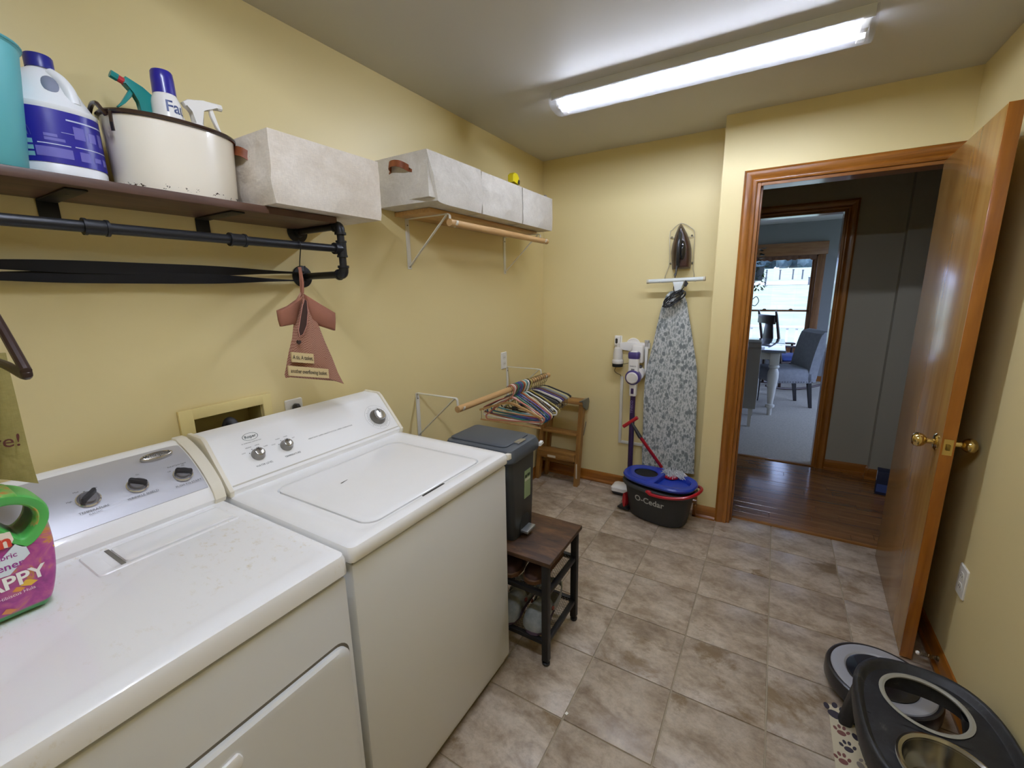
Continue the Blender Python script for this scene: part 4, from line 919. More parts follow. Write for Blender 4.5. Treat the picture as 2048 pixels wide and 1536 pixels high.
part(dg, 'opening_edge', B().tube([P2(u, v)+V((.0235, 0, 0)) for u, v in op], .0013, 6, True), M('b98275', .9))
part(dg, 'button', B().loft([[P2(589+8*x, 684+8*z)+V((d, 0, 0)) for x, z in [(0, .55), (-.45, .1), (-.5, -.3), (-.25, -.5), (0, -.3), (.25, -.5), (.5, -.3), (.45, .1)]] for d in (.02, .026)]), M('33201a', .6))
CANV = M('cdb888', .9, bump=(600, .3))
for (ua, va, ub, vb, h, s_) in ((573, 703, 617, 707, 20, 'A tis, A tasket,'), (567, 730, 647, 737, 20, 'another overflowing basket.')):
    a_, c_ = P2(ua, va)+V((.026, 0, 0)), P2(ub, vb)+V((.026, 0, 0)); dn = P2(ua+2, va+h)+V((.026, 0, 0))-a_
    lb = part(dg, 'cloth_label', B().loft([[p+V((q, 0, 0)) for p in (a_, c_, c_+dn, a_+dn)] for q in (-.006, .0006)]), CANV, 'cream cloth strip with handwriting')
    tb = B(); xd = (c_-a_); text(tb, s_, .0185, frame((a_+c_+dn)/2+V((.0012, 0, 0)), xd, -dn), .012); k_ = xd.length*.92
    xs = [(v_.co-(a_+c_+dn)/2).dot(xd.normalized()) for v_ in tb.bm.verts]; sc_ = k_/(max(xs)-min(xs))
    m0 = (a_+c_+dn)/2; xn = xd.normalized()
    for v_ in tb.bm.verts: v_.co += xn*((v_.co-m0).dot(xn)*(sc_-1))
    part(lb, 'handwriting', tb, M('2c231c', .8))
part(dg, 'hanging_loop', B().band([P2(604, 592), P2(602, 565), P2(600, 540), P2(598, 534)], (0, .009, 0), .003).band([P2(604, 592)+V((.004, 0, 0)), P2(604, 565)+V((.004, 0, 0)), P2(602, 545), P2(600, 534)], (0, .007, 0), .003), PINKD)
yh = P2(597, 490).y
wh = thing('wire_hook', 'thin black wire hook over the pipe rail carrying the dress bag', 'hook', (PX, yh, 1.57))
hk = [(PX-.016, yh, PZ-.002), (PX-.011, yh, PZ+.0125), (PX, yh, PZ+.0158), (PX+.011, yh, PZ+.0125), (PX+.0160, yh, PZ), (PX+.014, yh-.002, PZ-.02), (PX+.008, yh-.004, PZ-.05), (PX+.004, yh-.004, PZ-.075), (PX+.004, yh+.002, PZ-.088), (PX+.006, yh+.010, PZ-.086), (PX+.006, yh+.013, PZ-.066)]
part(wh, 'wire', B().tube(spline(hk, 4), .0017, 7), M('17171a', .4, .5)); part(wh, 'tip', B().ball(hk[-1], .0026, .0026, .0026, 1), M('17171a', .4, .5))

HY = .200
hg = thing('coat_hanger', 'dark brown plastic hanger on the pipe rail, carrying the tan cloth', 'hanger', (PX, HY, PZ+.017))
BRN = M('33231f', .35)
part(hg, 'hook', B().tube(spline([(PX-.017, HY, PZ-.002), (PX-.012, HY, PZ+.013), (PX, HY, PZ+.0165), (PX+.012, HY, PZ+.013), (PX+.017, HY, PZ), (PX+.012, HY, PZ-.02), (PX, HY, PZ-.04), (PX, HY, PZ-.115)], 4), .003, 8), BRN)
e1 = pl(52, 743, 'y', HY); ew = e1.x-PX; zt = PZ-.110
pts = [(PX, HY, zt), (PX+ew*.5, HY, zt-(zt-e1.z)*.42), (e1.x-.012, HY, e1.z+.012), (e1.x, HY, e1.z), (e1.x-.014, HY, e1.z-.008), (PX+ew*.5, HY, e1.z+.002), (PX, HY, e1.z+.004)]
part(hg, 'frame', B().tube(spline(pts+[(2*PX-x, y, z) for x, y, z in pts[-2:0:-1]], 4, True), .0078, 10, True), BRN)
CLO = linen('tan_canvas', '8d8148', 'a49659')
CXp = .272
cl = [(12, 706), (20, 745), (31, 790), (45, 850), (58, 905), (68, 942), (76, 966)]
edge = [pl(u, v, 'x', CXp) for u, v in cl]; secs = []
for k, p in enumerate(edge):
    f_ = k/(len(edge)-1); fr_, n = [], 18; yl = p.y-.20-.05*f_
    for j in range(n+1):
        g_ = j/n; fr_.append(V((CXp+.010*math.sin(PI*g_)**.5+.006*math.sin(g_*11+k*.35)*f_, p.y+(yl-p.y)*g_, p.z+(.055*math.sin(min(1, g_*1.8)*PI/2)*f_**2))))
    secs.append(fr_+[V((CXp-.012-(q.x-CXp)*.8, q.y, q.z)) for q in fr_[::-1]])
tc_ = thing('hanging_cloth', 'tan canvas cloth printed "re!" hanging on the brown hanger', 'cloth', (CXp, .1, edge[-1].z))
part(tc_, 'cloth', B().loft(secs), CLO, ang=60)
tb = B(); pq = pl(13, 884, 'x', CXp+.022); text(tb, 're!', .036, frame(pq, (0, 1, -.10), (0, .10, 1)), .004); part(tc_, 'lettering', tb, M('5a2a22', .8))

# ------------------------------------------------------------------ fabric softener on the dryer
sf = thing('fabric_softener', 'pink and green fabric softener bottle standing on the dryer', 'bottle', (.385, .085, .9205))
SX, SY, SZ = .385, .085, .9175
T = NT('softener_print'); co = T.coords(); f = T.noise(co, 22, 3, .6, 1.0); g = T.noise(co, 45, 2)
c = T.ramp(f, [(.30, '8a2f7c'), (.45, 'a8418c'), (.55, 'b75a8a'), (.63, 'c98a3a'), (.72, 'b5477f')])
tc = T.n('ShaderNodeTexCoord'); sp_ = T.n('ShaderNodeSeparateXYZ'); T.l(tc.outputs['Object'], sp_.inputs[0])
c = T.mix(T.ramp(sp_.outputs['Z'], [(.150, 0.0), (.168, 1.0)]), c, T.ramp(g, [(.35, '5fae4c'), (.55, '8cc46a'), (.7, 'd98a4a')]))
c = T.mix(T.ramp(sp_.outputs['Z'], [(.012, 1.0), (.014, 0.0)]), c, lin('3f8a4a')); T.color(c); T.set(Roughness=.35, Coat_Weight=.2); SOFT = T.m
GRN = M('57b45a', .35)
FXs = SX+.050
def sy(u, v): q = pl(u, v, 'x', FXs); return (q.y-SY, q.z-SZ)
right = [sy(u, v) for u, v in ((96, 1214), (110, 1192), (116, 1160), (117, 1125), (112, 1085), (103, 1052), (90, 1022), (70, 1003), (40, 993), (12, 990))]
z0_ = .002
outl = [(-.088, z0_), (-.02, z0_), (right[0][0]-.014, z0_)]+right+[(-.03, right[-1][1]+.004), (-.075, right[-1][1]-.008), (-.097, .19), (-.100, .10), (-.099, .02)]
hx, hz = sy(30, 1044); hr1, hr2 = .024, .030
def hole_at(a): return V((0, hx+hr1*math.cos(a)+.006*math.sin(2*a), hz+hr2*math.sin(a)-.010*math.cos(a)))
def ringface(o_, x0, x1, scale=None):
    b = B(); oo = spline([(0, y, z) for y, z in o_], 4, True)
    hv = [hole_at(math.atan2(p.z-hz, p.y-hx)) for p in oo]
    if scale: oo = [V((0, hx+(q.y-hx)*scale, hz+(q.z-hz)*scale)) for q in hv]
    def at(L, x): return [V((x, SY+p.y, SZ+p.z)) for p in L]
    mixp = lambda f: [p.lerp(q, f) for p, q in zip(oo, hv)]
    w = x1-x0
    rings = [(oo, .5), (oo, .80), (mixp(.03), .91), (mixp(.08), .97), (mixp(.16), 1.0), (mixp(.72), 1.0), (mixp(.86), .97), (mixp(.96), .90), (hv, .78), (hv, .22), (mixp(.96), .10), (mixp(.86), .03), (mixp(.72), 0), (mixp(.16), 0), (mixp(.08), .03), (mixp(.03), .09), (oo, .2)]
    b.loft([at(L, x0+w*f) for L, f in rings], loop=True); return b
part(sf, 'body', ringface(outl, SX-.048, FXs), SOFT, ang=50)
part(sf, 'handle_ring', ringface(outl, SX-.0485, FXs+.0008, 1.75), GRN, 'green moulded ring round the hand hole', ang=50)
for (u, v, ry_, rz_, m) in ((106, 1088, .006, .008, 'd9a63a'), (97, 1096, .005, .007, 'e08a3a')):
    q = sy(u, v); part(sf, 'flower_print', B().add([(FXs-.0015 if u > 80 else FXs+.0004, SY+q[0]-.006+ry_*math.cos(a)*(1+.25*math.cos(5*a)), SZ+q[1]-.004+rz_*math.sin(a)*(1+.25*math.cos(5*a))) for a in [2*PI*k/30 for k in range(30)]], [tuple(range(30))]), M(m, .4))
part(sf, 'cap', B().lathe([(0, 0), (.030, 0), (.032, .004), (.030, .045), (.026, .05), (0, .05)], 28, c=(SX, SY-.055, SZ+.258)), M('b5477f', .4))
xf_ = FXs+.0006
TLT = .0
def soft_text(s_, size, u, v, m, bold=.01, tilt=TLT, al='RIGHT', off=.0006):
    q = sy(u, v); tb = B(); text(tb, s_, size, frame((xf_+off, SY+q[0], SZ+q[1]), (0, 1, tilt), (0, -tilt, 1)), bold, al); part(sf, 'lettering', tb, m)
def soft_panel(name, pts, m, off): part(sf, name, B().loft([[V((xf_+o, SY+sy(u, v)[0], SZ+sy(u, v)[1])) for u, v in pts] for o in (-.003, off)]), m)
RED2 = M('d0402c', .4); PUR = M('9a3a92', .4)
soft_panel('label_panel', [(-60, 1130), (5, 1116), (30, 1088), (52, 1092), (60, 1106), (45, 1122), (20, 1150), (-60, 1175)], M('dfeaf2', .4), .0002)
soft_panel('logo_panel', [(-70, 1078), (20, 1064), (27, 1078), (20, 1094), (-70, 1112)], M('f2e6da', .4), .0004)
soft_text('Gain', .034, 23, 1080, RED2, .03)
soft_text('fabric', .0135, 34, 1107, PUR, .012); soft_text('softener', .0185, 48, 1122, PUR, .015)
soft_text('HAPPY', .034, 91, 1137, M('f6f4f0', .4), .025, .04); soft_text('Hibiscus Hula', .0085, 71, 1172, M('f0d4e6', .4), .005, .03)
for (y, z, s_, m) in ((.062, .066, .012, 'e0b43c'), (.048, .060, .009, 'd68f3f'), (.0, .030, .014, 'd99a5a'), (.03, .026, .010, 'cf8550')):
    part(sf, 'petal_print', B().add([(xf_+.0002, SY+y+s_*a, SZ+z+s_*c) for a, c in ((-1, -.2), (-.3, .5), (.2, .3), (.9, -.3), (.1, -.7))], [(0, 1, 2, 3, 4)]), M(m, .4))

# ================================================================== END WALL: iron, ironing board, vacuum
CHW = M('cfc9b8', .3, .7)
YW = D-.001
def PB(u, v, y): return pl(u, v, 'y', y)
ih = thing('iron_holder', 'white wire iron caddy screwed to the end wall above the ironing board', 'holder', tuple(PB(1362, 560, 3.11)))
yb = 3.112
arch = [(1329, 555), (1336, 537), (1339, 520), (1340, 468), (1345, 460), (1354, 451), (1362, 447), (1372, 449), (1381, 455), (1389, 464), (1388, 500), (1386, 535), (1389, 551)]
part(ih, 'wire_frame', B().tube(spline([PB(u, v, yb) for u, v in arch], 4), .0022, 7), CHW)
for va in (476, 527): part(ih, 'cross_wire', B().tube([PB(1340, va, yb+.004), PB(1388, va-3, yb+.004)], .0018, 6), CHW)
for (u, v) in ((1344, 475), (1384, 471), (1341, 527), (1385, 526)): part(ih, 'screw', B().ball(PB(u, v, 3.121), .0065, .005, .0065, 2), M('6a6459', .35, .8))
for (u, v) in ((1330, 556), (1388, 552)): part(ih, 'board_hook', B().tube(spline([PB(u, v-4, yb), PB(u, v, yb-.01), PB(u, v+1, yb-.085), PB(u, v-5, yb-.092)], 4), .0025, 7), CHW)

ir = thing('clothes_iron', 'dark brown steam iron standing nose-up in the wire caddy', 'iron', tuple(PB(1362, 538, 3.10)))
def iron_sec(y, k, sh): return [PB(1362+(u-1362)*k+sh, 500+(v-500)*(k*.35+.65), y) for u, v in [(1362, 446), (1368, 455), (1375, 468), (1380, 482), (1383, 498), (1383, 515), (1381, 537), (1362, 538.5), (1344, 539), (1342.5, 520), (1342, 506), (1345, 488), (1350, 470), (1356, 455)]]
part(ir, 'soleplate', B().loft([iron_sec(3.108, 1, 0), iron_sec(3.100, 1.0, 0)]), M('b9b4aa', .3, .8))
part(ir, 'shell', B().loft([iron_sec(3.100, .98, 0), iron_sec(3.085, .97, 0), iron_sec(3.060, .80, 0), iron_sec(3.045, .60, 0), iron_sec(3.042, .45, 0)]), M('2a1a16', .35, coat=.2, var=(12, '3f221b')), ang=50)
part(ir, 'handle', B().tube(spline([PB(1361, 462, 3.062), PB(1360, 474, 3.030), PB(1357, 490, 3.012), PB(1356, 508, 3.012), PB(1355, 524, 3.028), PB(1356, 533, 3.055)], 5), [.012]*26, 12), M('26282a', .35))
part(ir, 'water_tank', B().ball(PB(1365, 500, 3.040), .020, .022, .060, 3), M('1b1a1c', .12, coat=.5))
part(ir, 'cord_sleeve', B().tube([PB(1354, 528, 3.04), PB(1352, 545, 3.035), PB(1350, 551, 3.033)], [.008, .0055, .009], 10), BLKK)
b1 = [PB(u, v, 3.030-.0) for u, v in ((1350, 550), (1349.5, 565), (1348, 583))]
bundle = []
for k in range(7):
    a = .5+.18*k
    for j in range(14):
        t = 2*PI*j/14; w_ = 27-1.6*k; h_ = 7.5-.5*k+(2 if k % 2 else 0)
        uu, vv = math.cos(t)*w_, math.sin(t)*h_+2.5*math.sin(2*t+k); ca, sa = math.cos(-.62), math.sin(-.62)
        bundle.append(PB(1347+uu*ca-vv*sa+1.5*math.sin(k*2), 598+uu*sa+vv*ca, 3.012-.0022*k+.004*math.cos(t)))
part(ir, 'cord', B().tube(spline(b1+bundle+[PB(1367, 575, 3.01), PB(1370, 568, 3.012)], 3), .0033, 6), M('151517', .5))
part(ir, 'cord_plug', B().loft([[PB(u, v, y) for u, v in ((1368-w, 571), (1372-w*.2, 574), (1376+w*.4, 567), (1371, 560))] for y, w in ((3.020, 0), (3.008, 1.5), (3.0, 0))]), M('1b1b1d', .45))

bd_ = thing('ironing_board', 'ironing board with grey floral cover hanging from the wire caddy', 'ironing board', tuple(PB(1338, 935, 3.09)))
T = NT('floral_cover'); T.set(Roughness=.9)
def leaves(scale, rot, lo, hi, st):
    co = T.coords((scale*st, 1, scale), (0, rot, 0)); vz = T.n('ShaderNodeTexVoronoi'); vz.inputs['Scale'].default_value = 1; vz.inputs['Randomness'].default_value = 1
    wv = T.n('ShaderNodeVectorMath', operation='ADD'); nz = T.n('ShaderNodeTexNoise'); nz.inputs['Scale'].default_value = 2.2; T.l(co, nz.inputs['Vector'])
    sv = T.n('ShaderNodeVectorMath', operation='SCALE'); sv.inputs['Scale'].default_value = .55; T.l(nz.outputs['Color'], sv.inputs[0]); T.l(co, wv.inputs[0]); T.l(sv.outputs[0], wv.inputs[1])
    T.l(wv.outputs[0], vz.inputs['Vector']); return T.ramp(vz.outputs['Distance'], [(lo, 1.0), (hi, 0.0)])
l1 = leaves(32, .6, .36, .42, 2.3); l2 = leaves(40, -.7, .36, .42, 2.4); l3 = leaves(20, .2, .30, .36, 1.5); l4 = leaves(60, 1.2, .34, .42, 2.5)
c = T.mix(l2, lin('c6c9c8'), lin('9aa09f')); c = T.mix(l1, c, lin('868d8d')); c = T.mix(l4, c, lin('a3a8a8')); c = T.mix(l3, c, lin('787f80'))
T.color(c); T.bump(T.noise(T.coords(), 30, 3), .3, .004); FLOR = T.m
left = [(1349, 581), (1340, 583), (1333, 590), (1326, 604), (1320, 625), (1313, 655), (1306, 688), (1298, 718), (1292, 742), (1289, 770), (1287, 800), (1286, 850), (1284, 900), (1284, 930)]
right = [(1358, 581), (1364, 583), (1369, 590), (1374, 605), (1377, 625), (1382, 655), (1387, 690), (1391, 716), (1394, 742), (1394.5, 770), (1394, 800), (1392, 850), (1389.5, 900), (1388, 948)]
secs = []
for (ul, vl), (ur, vr) in zip(left, right):
    n = 10; row = []
    for k in range(n+1):
        f_ = k/n; q = .5*(1-math.cos(PI*f_)); row.append(PB(ul+(ur-ul)*q, vl+(vr-vl)*q, 3.078)-V((0, .012*math.sin(PI*f_)**.45, 0)))
    row2 = [p+V((0, .020+2*(3.078-p.y)*.3, 0)) for p in row[::-1]]
    secs.append(row+row2[1:-1])
part(bd_, 'cover', B().loft(secs), FLOR, ang=50)
WB = M('d5dbd9', .35)
pa, pb = PB(1298, 563, 3.03), PB(1407, 557.5, 3.03)
part(bd_, 'foot_bar', B().cyl(pa, pb, .0135, n=18), WB)
for a_, c_ in ((pa, PB(1294, 563.3, 3.03)), (pb, PB(1411, 557.2, 3.03))): part(bd_, 'end_cap', B().cyl(a_, c_, .015, n=18), M('c9c2ad', .5))
part(bd_, 'leg', B().prism([(PB(1346, 563, 3.04).x, PB(1346, 563, 3.04).z), (PB(1369, 562, 3.04).x, PB(1369, 562, 3.04).z), (PB(1363, 574, 3.04).x, PB(1363, 574, 3.04).z), (PB(1362, 640, 3.04).x, PB(1362, 660, 3.04).z), (PB(1350, 640, 3.04).x, PB(1350, 660, 3.04).z), (PB(1350, 574, 3.04).x, PB(1350, 574, 3.04).z)], 'xz', 3.083, 3.108, .003), WB)
part(bd_, 'leg_gusset', B().prism([(PB(1344, 562, 3.03).x, PB(1344, 562, 3.03).z), (PB(1371, 561, 3.03).x, PB(1371, 561, 3.03).z), (PB(1363, 573, 3.03).x, PB(1363, 573, 3.03).z), (PB(1361, 588, 3.03).x, PB(1361, 588, 3.03).z), (PB(1350, 588, 3.03).x, PB(1350, 588, 3.03).z), (PB(1350, 574, 3.03).x, PB(1350, 574, 3.03).z)], 'xz', 3.022, 3.085, .004), WB)
for u, v in ((1322, 565), (1391, 562)): part(bd_, 'rivet', B().ball(PB(u, v, 3.018), .005, .005, .005, 1), CHW)

# stick vacuum on its wall dock
WV_ = M('eae8e4', .3, coat=.2); PURP = M('4a3f78', .35); PURD = M('33214a', .3, coat=.3); GRY = M('b5b3b0', .35)
dk = thing('vacuum_dock', 'white plastic wall dock holding the stick vacuum and its brush', 'wall mount', tuple(PB(1267, 705, 3.12)))
c0 = PB(1267, 690, YW)
mtw = Matrix.Translation(c0) @ Matrix.Rotation(PI/2, 4, 'X')
part(dk, 'disc_plate', B().lathe([(0, 0), (.050, 0), (.052, .004), (.050, .010), (.045, .012), (.043, .009), (0, .009)], 36, mtw), WV_)
part(dk, 'side_arm', B().prism([(c0.x-.130, c0.z+.012), (c0.x-.04, c0.z+.022), (c0.x+.12, c0.z+.022), (c0.x+.12, c0.z-.02), (c0.x-.03, c0.z-.045), (c0.x-.095, c0.z-.028), (c0.x-.130, c0.z-.026)], 'xz', YW-.022, YW, .005), WV_)
a_, c_ = PB(1264, 690, 3.07), PB(1285, 727, 3.07)
part(dk, 'charger_box', B().box(a_.x, c_.x, 3.062, YW-.005, c_.z, a_.z, .010, 3), WV_)
a_ = PB(1293, 681, 3.09); part(dk, 'tool_peg', B().lathe([(0, 0), (.014, 0), (.014, .03), (.017, .032), (.017, .045), (0, .045)], 24, Matrix.Translation((a_.x, 3.109, a_.z-.045))), GRY)
part(dk, 'crevice_nozzle', B().loft([[(a_.x+x*k, 3.109+y*k, z) for x, y in rr(.03, .034, .008, 4)] for z, k in ((a_.z-.045, .8), (a_.z-.10, .75), (a_.z-.24, .45))]), WV_)
br_ = thing('brush_tool', 'white dusting brush with black bristles hanging left of the vacuum dock', 'brush', tuple(PB(1235, 733, 3.085)))
p0 = PB(1235, 733, 3.070)
L_ = lambda prof, nm, m: part(br_, nm, B().lathe(prof, 30, Matrix.Translation((p0.x, 3.070, p0.z))), m)
L_([(0, .0), (.036, .0), (.038, .004), (.038, .026), (0, .026)], 'bristles', M('17140f', .9))
L_([(0, .024), (.039, .024), (.041, .03), (.041, .045), (.038, .05), (.034, .055), (.034, .09), (.031, .11), (.028, .135), (.022, .140), (.012, .142), (.012, .165), (0, .165)], 'brush_body', M('d8d5cf', .3))
oc, mt = outlet('wall_outlet', tuple(PB(1237, 682, YW)), (1, 0, 0), (0, -1, 0), 'white wall outlet with a white charger plug above the dusting brush', w=.056, h=.082, slots=False)
part(oc, 'charger_plug', B().loft([[mt @ V((x, y+.004, z)) for x, y in rr(.040-q, .064-q, .010, 4)] for q, z in ((0, .006), (0, .028), (.006, .034))]), WV_)
part(oc, 'charger_face', B().loft([[mt @ V((x-.004, y+.004, z)) for x, y in rr(.017, .038, .008, 4)] for z in (.030, .0352)]), M('1e1a16', .4))
part(oc, 'charger_cord', B().tube(spline([PB(1246, 728, 3.10), PB(1252, 727, 3.10), PB(1262, 725, 3.10)], 4), .0018, 6), M('3a3325', .6))
part(oc, 'charger_cord', B().tube(spline([PB(1232, 734, 3.10), PB(1229, 741, 3.11), PB(1233, 746, 3.115), PB(1241, 750, 3.12), PB(1241, 756, 3.12)], 5), .0018, 6), M('3a3325', .6))
rw = thing('cord_raceway', 'slim white cable channel running down and across the end wall', 'cable channel', tuple(PB(1240, 883, YW)))
pt_, pc_, pe_ = PB(1242, 752, YW), PB(1240, 882, YW), PB(1300, 893, YW)
part(rw, 'vertical_run', B().box(pc_.x-.011, pc_.x+.011, YW-.014, YW, pc_.z-.011, pt_.z, .003), M('d9d6cc', .4))
part(rw, 'horizontal_run', B().box(pc_.x+.0115, pe_.x, YW-.014, YW, pc_.z-.011, pc_.z+.011, .003), M('d9d6cc', .4))

vc = thing('stick_vacuum', 'white and purple cordless stick vacuum hanging on the wall dock', 'vacuum', tuple(PB(1268, 985, 3.03)))
yv = 3.03; q = PB(1267.5, 754, yv); XV = q.x; ZD = q.z
zt_ = PB(1267, 704, yv).z; zb_ = PB(1267, 717, yv).z
part(vc, 'grip_top', B().loft([[(XV+x*k-.003, yv+y*k, z) for x, y in rr(.080, .058, .02, 5)] for z, k in ((zb_, .92), (zb_+.01, 1), (zt_-.008, 1), (zt_, .86))]), PURP)
part(vc, 'release_tab', B().box(XV-.026, XV+.022, yv-.020, yv+.02, zt_-.001, zt_+.006, .003), WV_)
part(vc, 'motor_body', B().loft([[(XV+x*k-.002, yv+y, z) for x, y in rr(.072, .056, .014, 5)] for z, k in ((ZD-.01, 1.0), (zb_-.06, .96), (zb_, .94))]), WV_)
tb = B(); text(tb, 'TINECO', .0125, frame((XV-.002, yv-.0292, zb_-.052), (1, 0, 0), (0, 0, 1)), .012); part(vc, 'lettering', tb, M('3a3640', .5))
part(vc, 'display', B().box(XV-.014, XV+.010, yv-.0295, yv-.025, zb_-.083, zb_-.068, .002), M('85837e', .3))
mtv = Matrix.Translation((XV-.001, yv+.01, ZD)) @ Matrix.Rotation(PI/2, 4, 'X')
part(vc, 'dust_ring', B().lathe([(0, -.02), (.050, -.02), (.053, 0), (.053, .04), (.047, .048), (0, .048)], 40, mtv), PURP)
part(vc, 'dust_cover', B().lathe([(0, .044), (.041, .044), (.041, .053), (.035, .058), (0, .059)], 40, mtv), M('dedbd6', .3))
part(vc, 'canister', B().cyl((XV+.018, yv+.012, ZD+.02), (XV+.018, yv+.07, ZD+.02), .046, n=28), WV_)
part(vc, 'battery', B().box(XV+.012, XV+.040, yv+.02, yv+.075, ZD-.02, ZD+.080, .008), M('4a484c', .4))
part(vc, 'neck', B().loft([[(XV+x*k, yv+y*k, z) for x, y in rr(.052, .05, .014, 5)] for z, k in ((ZD-.135, .86), (ZD-.128, .95), (ZD-.075, .98), (ZD-.04, 1.1), (ZD-.02, .9))]), WV_)
part(vc, 'latch', B().box(XV-.010, XV+.010, yv-.030, yv-.018, ZD-.118, ZD-.078, .003), PURD)
part(vc, 'wand', B().cyl((XV, yv, .07), (XV, yv, ZD-.132), .0185, n=22), PURD)
tb = B(); text(tb, 'TINECO', .026, frame((XV-.001, yv-.0190, ZD-.215), (0, 0, 1), (-1, 0, 0)), .01); part(vc, 'lettering', tb, M('7f6f9a', .4))
part(vc, 'floor_head', B().box(XV-.11, XV+.11, yv-.075, yv+.035, .006, .055, .014, 3), M('3b393c', .45))
part(vc, 'head_bumper', B().loft([[(XV+x*k, yv-.02+y*k, z) for x, y in rr(.235, .125, .02, 5)] for z, k in ((.032, 1), (.058, 1), (.064, .9))]), WV_)
part(vc, 'head_neck', B().cyl((XV, yv, .05), (XV, yv, .09), .022, n=20), M('3b393c', .45))
for sx in (-.08, .08): part(vc, 'wheel', B().cyl((XV+sx-.01, yv+.02, .014), (XV+sx+.01, yv+.02, .014), .014, n=16), M('1e1e20', .6))

# ================================================================== mop bucket and mop
BX, BY, BA = 1.030, 2.782, math.radians(-13)
bk = thing('mop_bucket', 'charcoal spin-mop bucket with blue tray and red handle, by the doorway', 'bucket', (BX, BY, 0), BA)
DK = M('2b2d2e', .5, bump=(400, .2)); DKR = M('3c4042', .45); BLU = M('1c3aa6', .22, coat=.4); REDP = M('a81824', .3, coat=.2)
def eb(rx, ry, z, e=2.6, n=56, cx=0, cy=0): return [(x, y, z) for x, y in sup(rx, ry, e, n, cx, cy)]
part(bk, 'tub', B().loft([eb(.170, .098, 0), eb(.184, .112, .010), eb(.196, .118, .06), eb(.222, .130, .215), eb(.216, .124, .215), eb(.176, .10, .02)]), DK, local=True)
part(bk, 'rim', B().loft([eb(.222, .130, .212), eb(.240, .146, .218), eb(.243, .149, .228), eb(.240, .146, .240), eb(.230, .136, .244), eb(.214, .122, .240), eb(.214, .122, .212)], loop=True), DKR, local=True)
part(bk, 'inner_skirt', B().loft([eb(.218, .126, .235), eb(.226, .134, .262), eb(.20, .11, .262), eb(.20, .11, .235)], loop=True), M('101113', .4), local=True)
part(bk, 'tray', B().loft([eb(.226, .136, .258), eb(.237, .147, .266), eb(.240, .150, .278), eb(.234, .144, .288), eb(.222, .132, .290), eb(.200, .110, .286), eb(.190, .100, .262), eb(.184, .094, .240)]), BLU, 'glossy blue tray', local=True)
hcx, hr_ = -.095, .078; oo, hh = [], []
for k in range(64):
    a = 2*PI*k/64; d = V((math.cos(a), math.sin(a))); t_ = .01
    while t_ < .3:
        x, y_ = hcx+d.x*t_, d.y*t_
        if (abs(x)/.214)**2.6+(abs(y_)/.124)**2.6 > 1 or x > .012: break
        t_ += .002
    oo.append(V((hcx+d.x*t_, d.y*t_, 0))); hh.append(V((hcx+d.x*hr_, d.y*hr_*.86, 0)))
Z = lambda L, z, f=0: [(p.x+(q.x-p.x)*f, p.y+(q.y-p.y)*f, z) for p, q in zip(L, hh)]
part(bk, 'wringer_deck', B().loft([Z(oo, .244), Z(oo, .286), Z(oo, .292, .12), Z(oo, .293, .7), [(p.x, p.y, .290) for p in hh], [(p.x, p.y, .244) for p in hh]], loop=True), BLU, local=True)
part(bk, 'wringer_basket', B().loft([[(hcx+x, y, z) for x, y in sup(rx, rx*.86, 2, 40)] for rx, z in ((.077, .291), (.080, .288), (.076, .285), (.070, .20), (.066, .14), (.060, .14), (.064, .20), (.072, .284))], cap0=False), M('060606', .7), local=True)
part(bk, 'basket_hub', B().lathe([(0, .145), (.03, .145), (.028, .165), (.012, .175), (0, .176)], 28, Matrix.Translation((hcx, 0, 0))), M('17181a', .3), local=True)
hp_ = [(.0, -.150, .232)]
for k in range(19):
    a = math.radians(-88+k*9.2); c_, s_ = math.cos(a), math.sin(a)
    hp_.append((.262*math.copysign(abs(c_)**(.8), c_), .160*math.copysign(abs(s_)**(.8), s_), .226+.035*max(0, math.cos(a))**2))
bh = part(bk, 'handle', B().tube(spline(hp_, 3), .010, 10), REDP, 'red carry handle', local=True)
part(bh, 'handle_pivot', B().ball((0, -.150, .232), .022, .012, .013, 2), REDP, local=True)
tb = B()
def onb(x, y): return V((x, -.1245-.0015+ (abs(x)/.21)**2.6*.06-.085*(y)*.0, .145+y))
def tubx(x, z):     # point on the tub wall facing the room
    t_ = (z-.06)/(.215-.06); rx, ry = .196+(.222-.196)*t_, .118+(.13-.118)*t_
    return V((x, -ry*(1-min(.99, abs(x)/rx)**2.6)**(1/2.6)-.0012, z))
text(tb, 'O-Cedar', .055, lambda x, y: tubx(x-.008, .152+y), .018); part(bk, 'lettering', tb, M('b9bdbb', .4), local=True)
pd = part(bk, 'spin_pedal', B().prism([(-.245, .01), (-.18, .01), (-.17, .022), (-.19, .030), (-.245, .026), (-.262, .018)], 'xz', -.085, -.010, .006), M('1d1d1f', .4), local=True)
part(bk, 'pedal_arm', B().loft([[(-.205-.012*math.cos(t)+dx, -.05+y, .085+.052*math.sin(t)) for t in [2*PI*k/20 for k in range(20)]] for dx, y in ((0, -.035), (.006, 0), (0, .035))]), REDP, 'red pump lever', local=True)

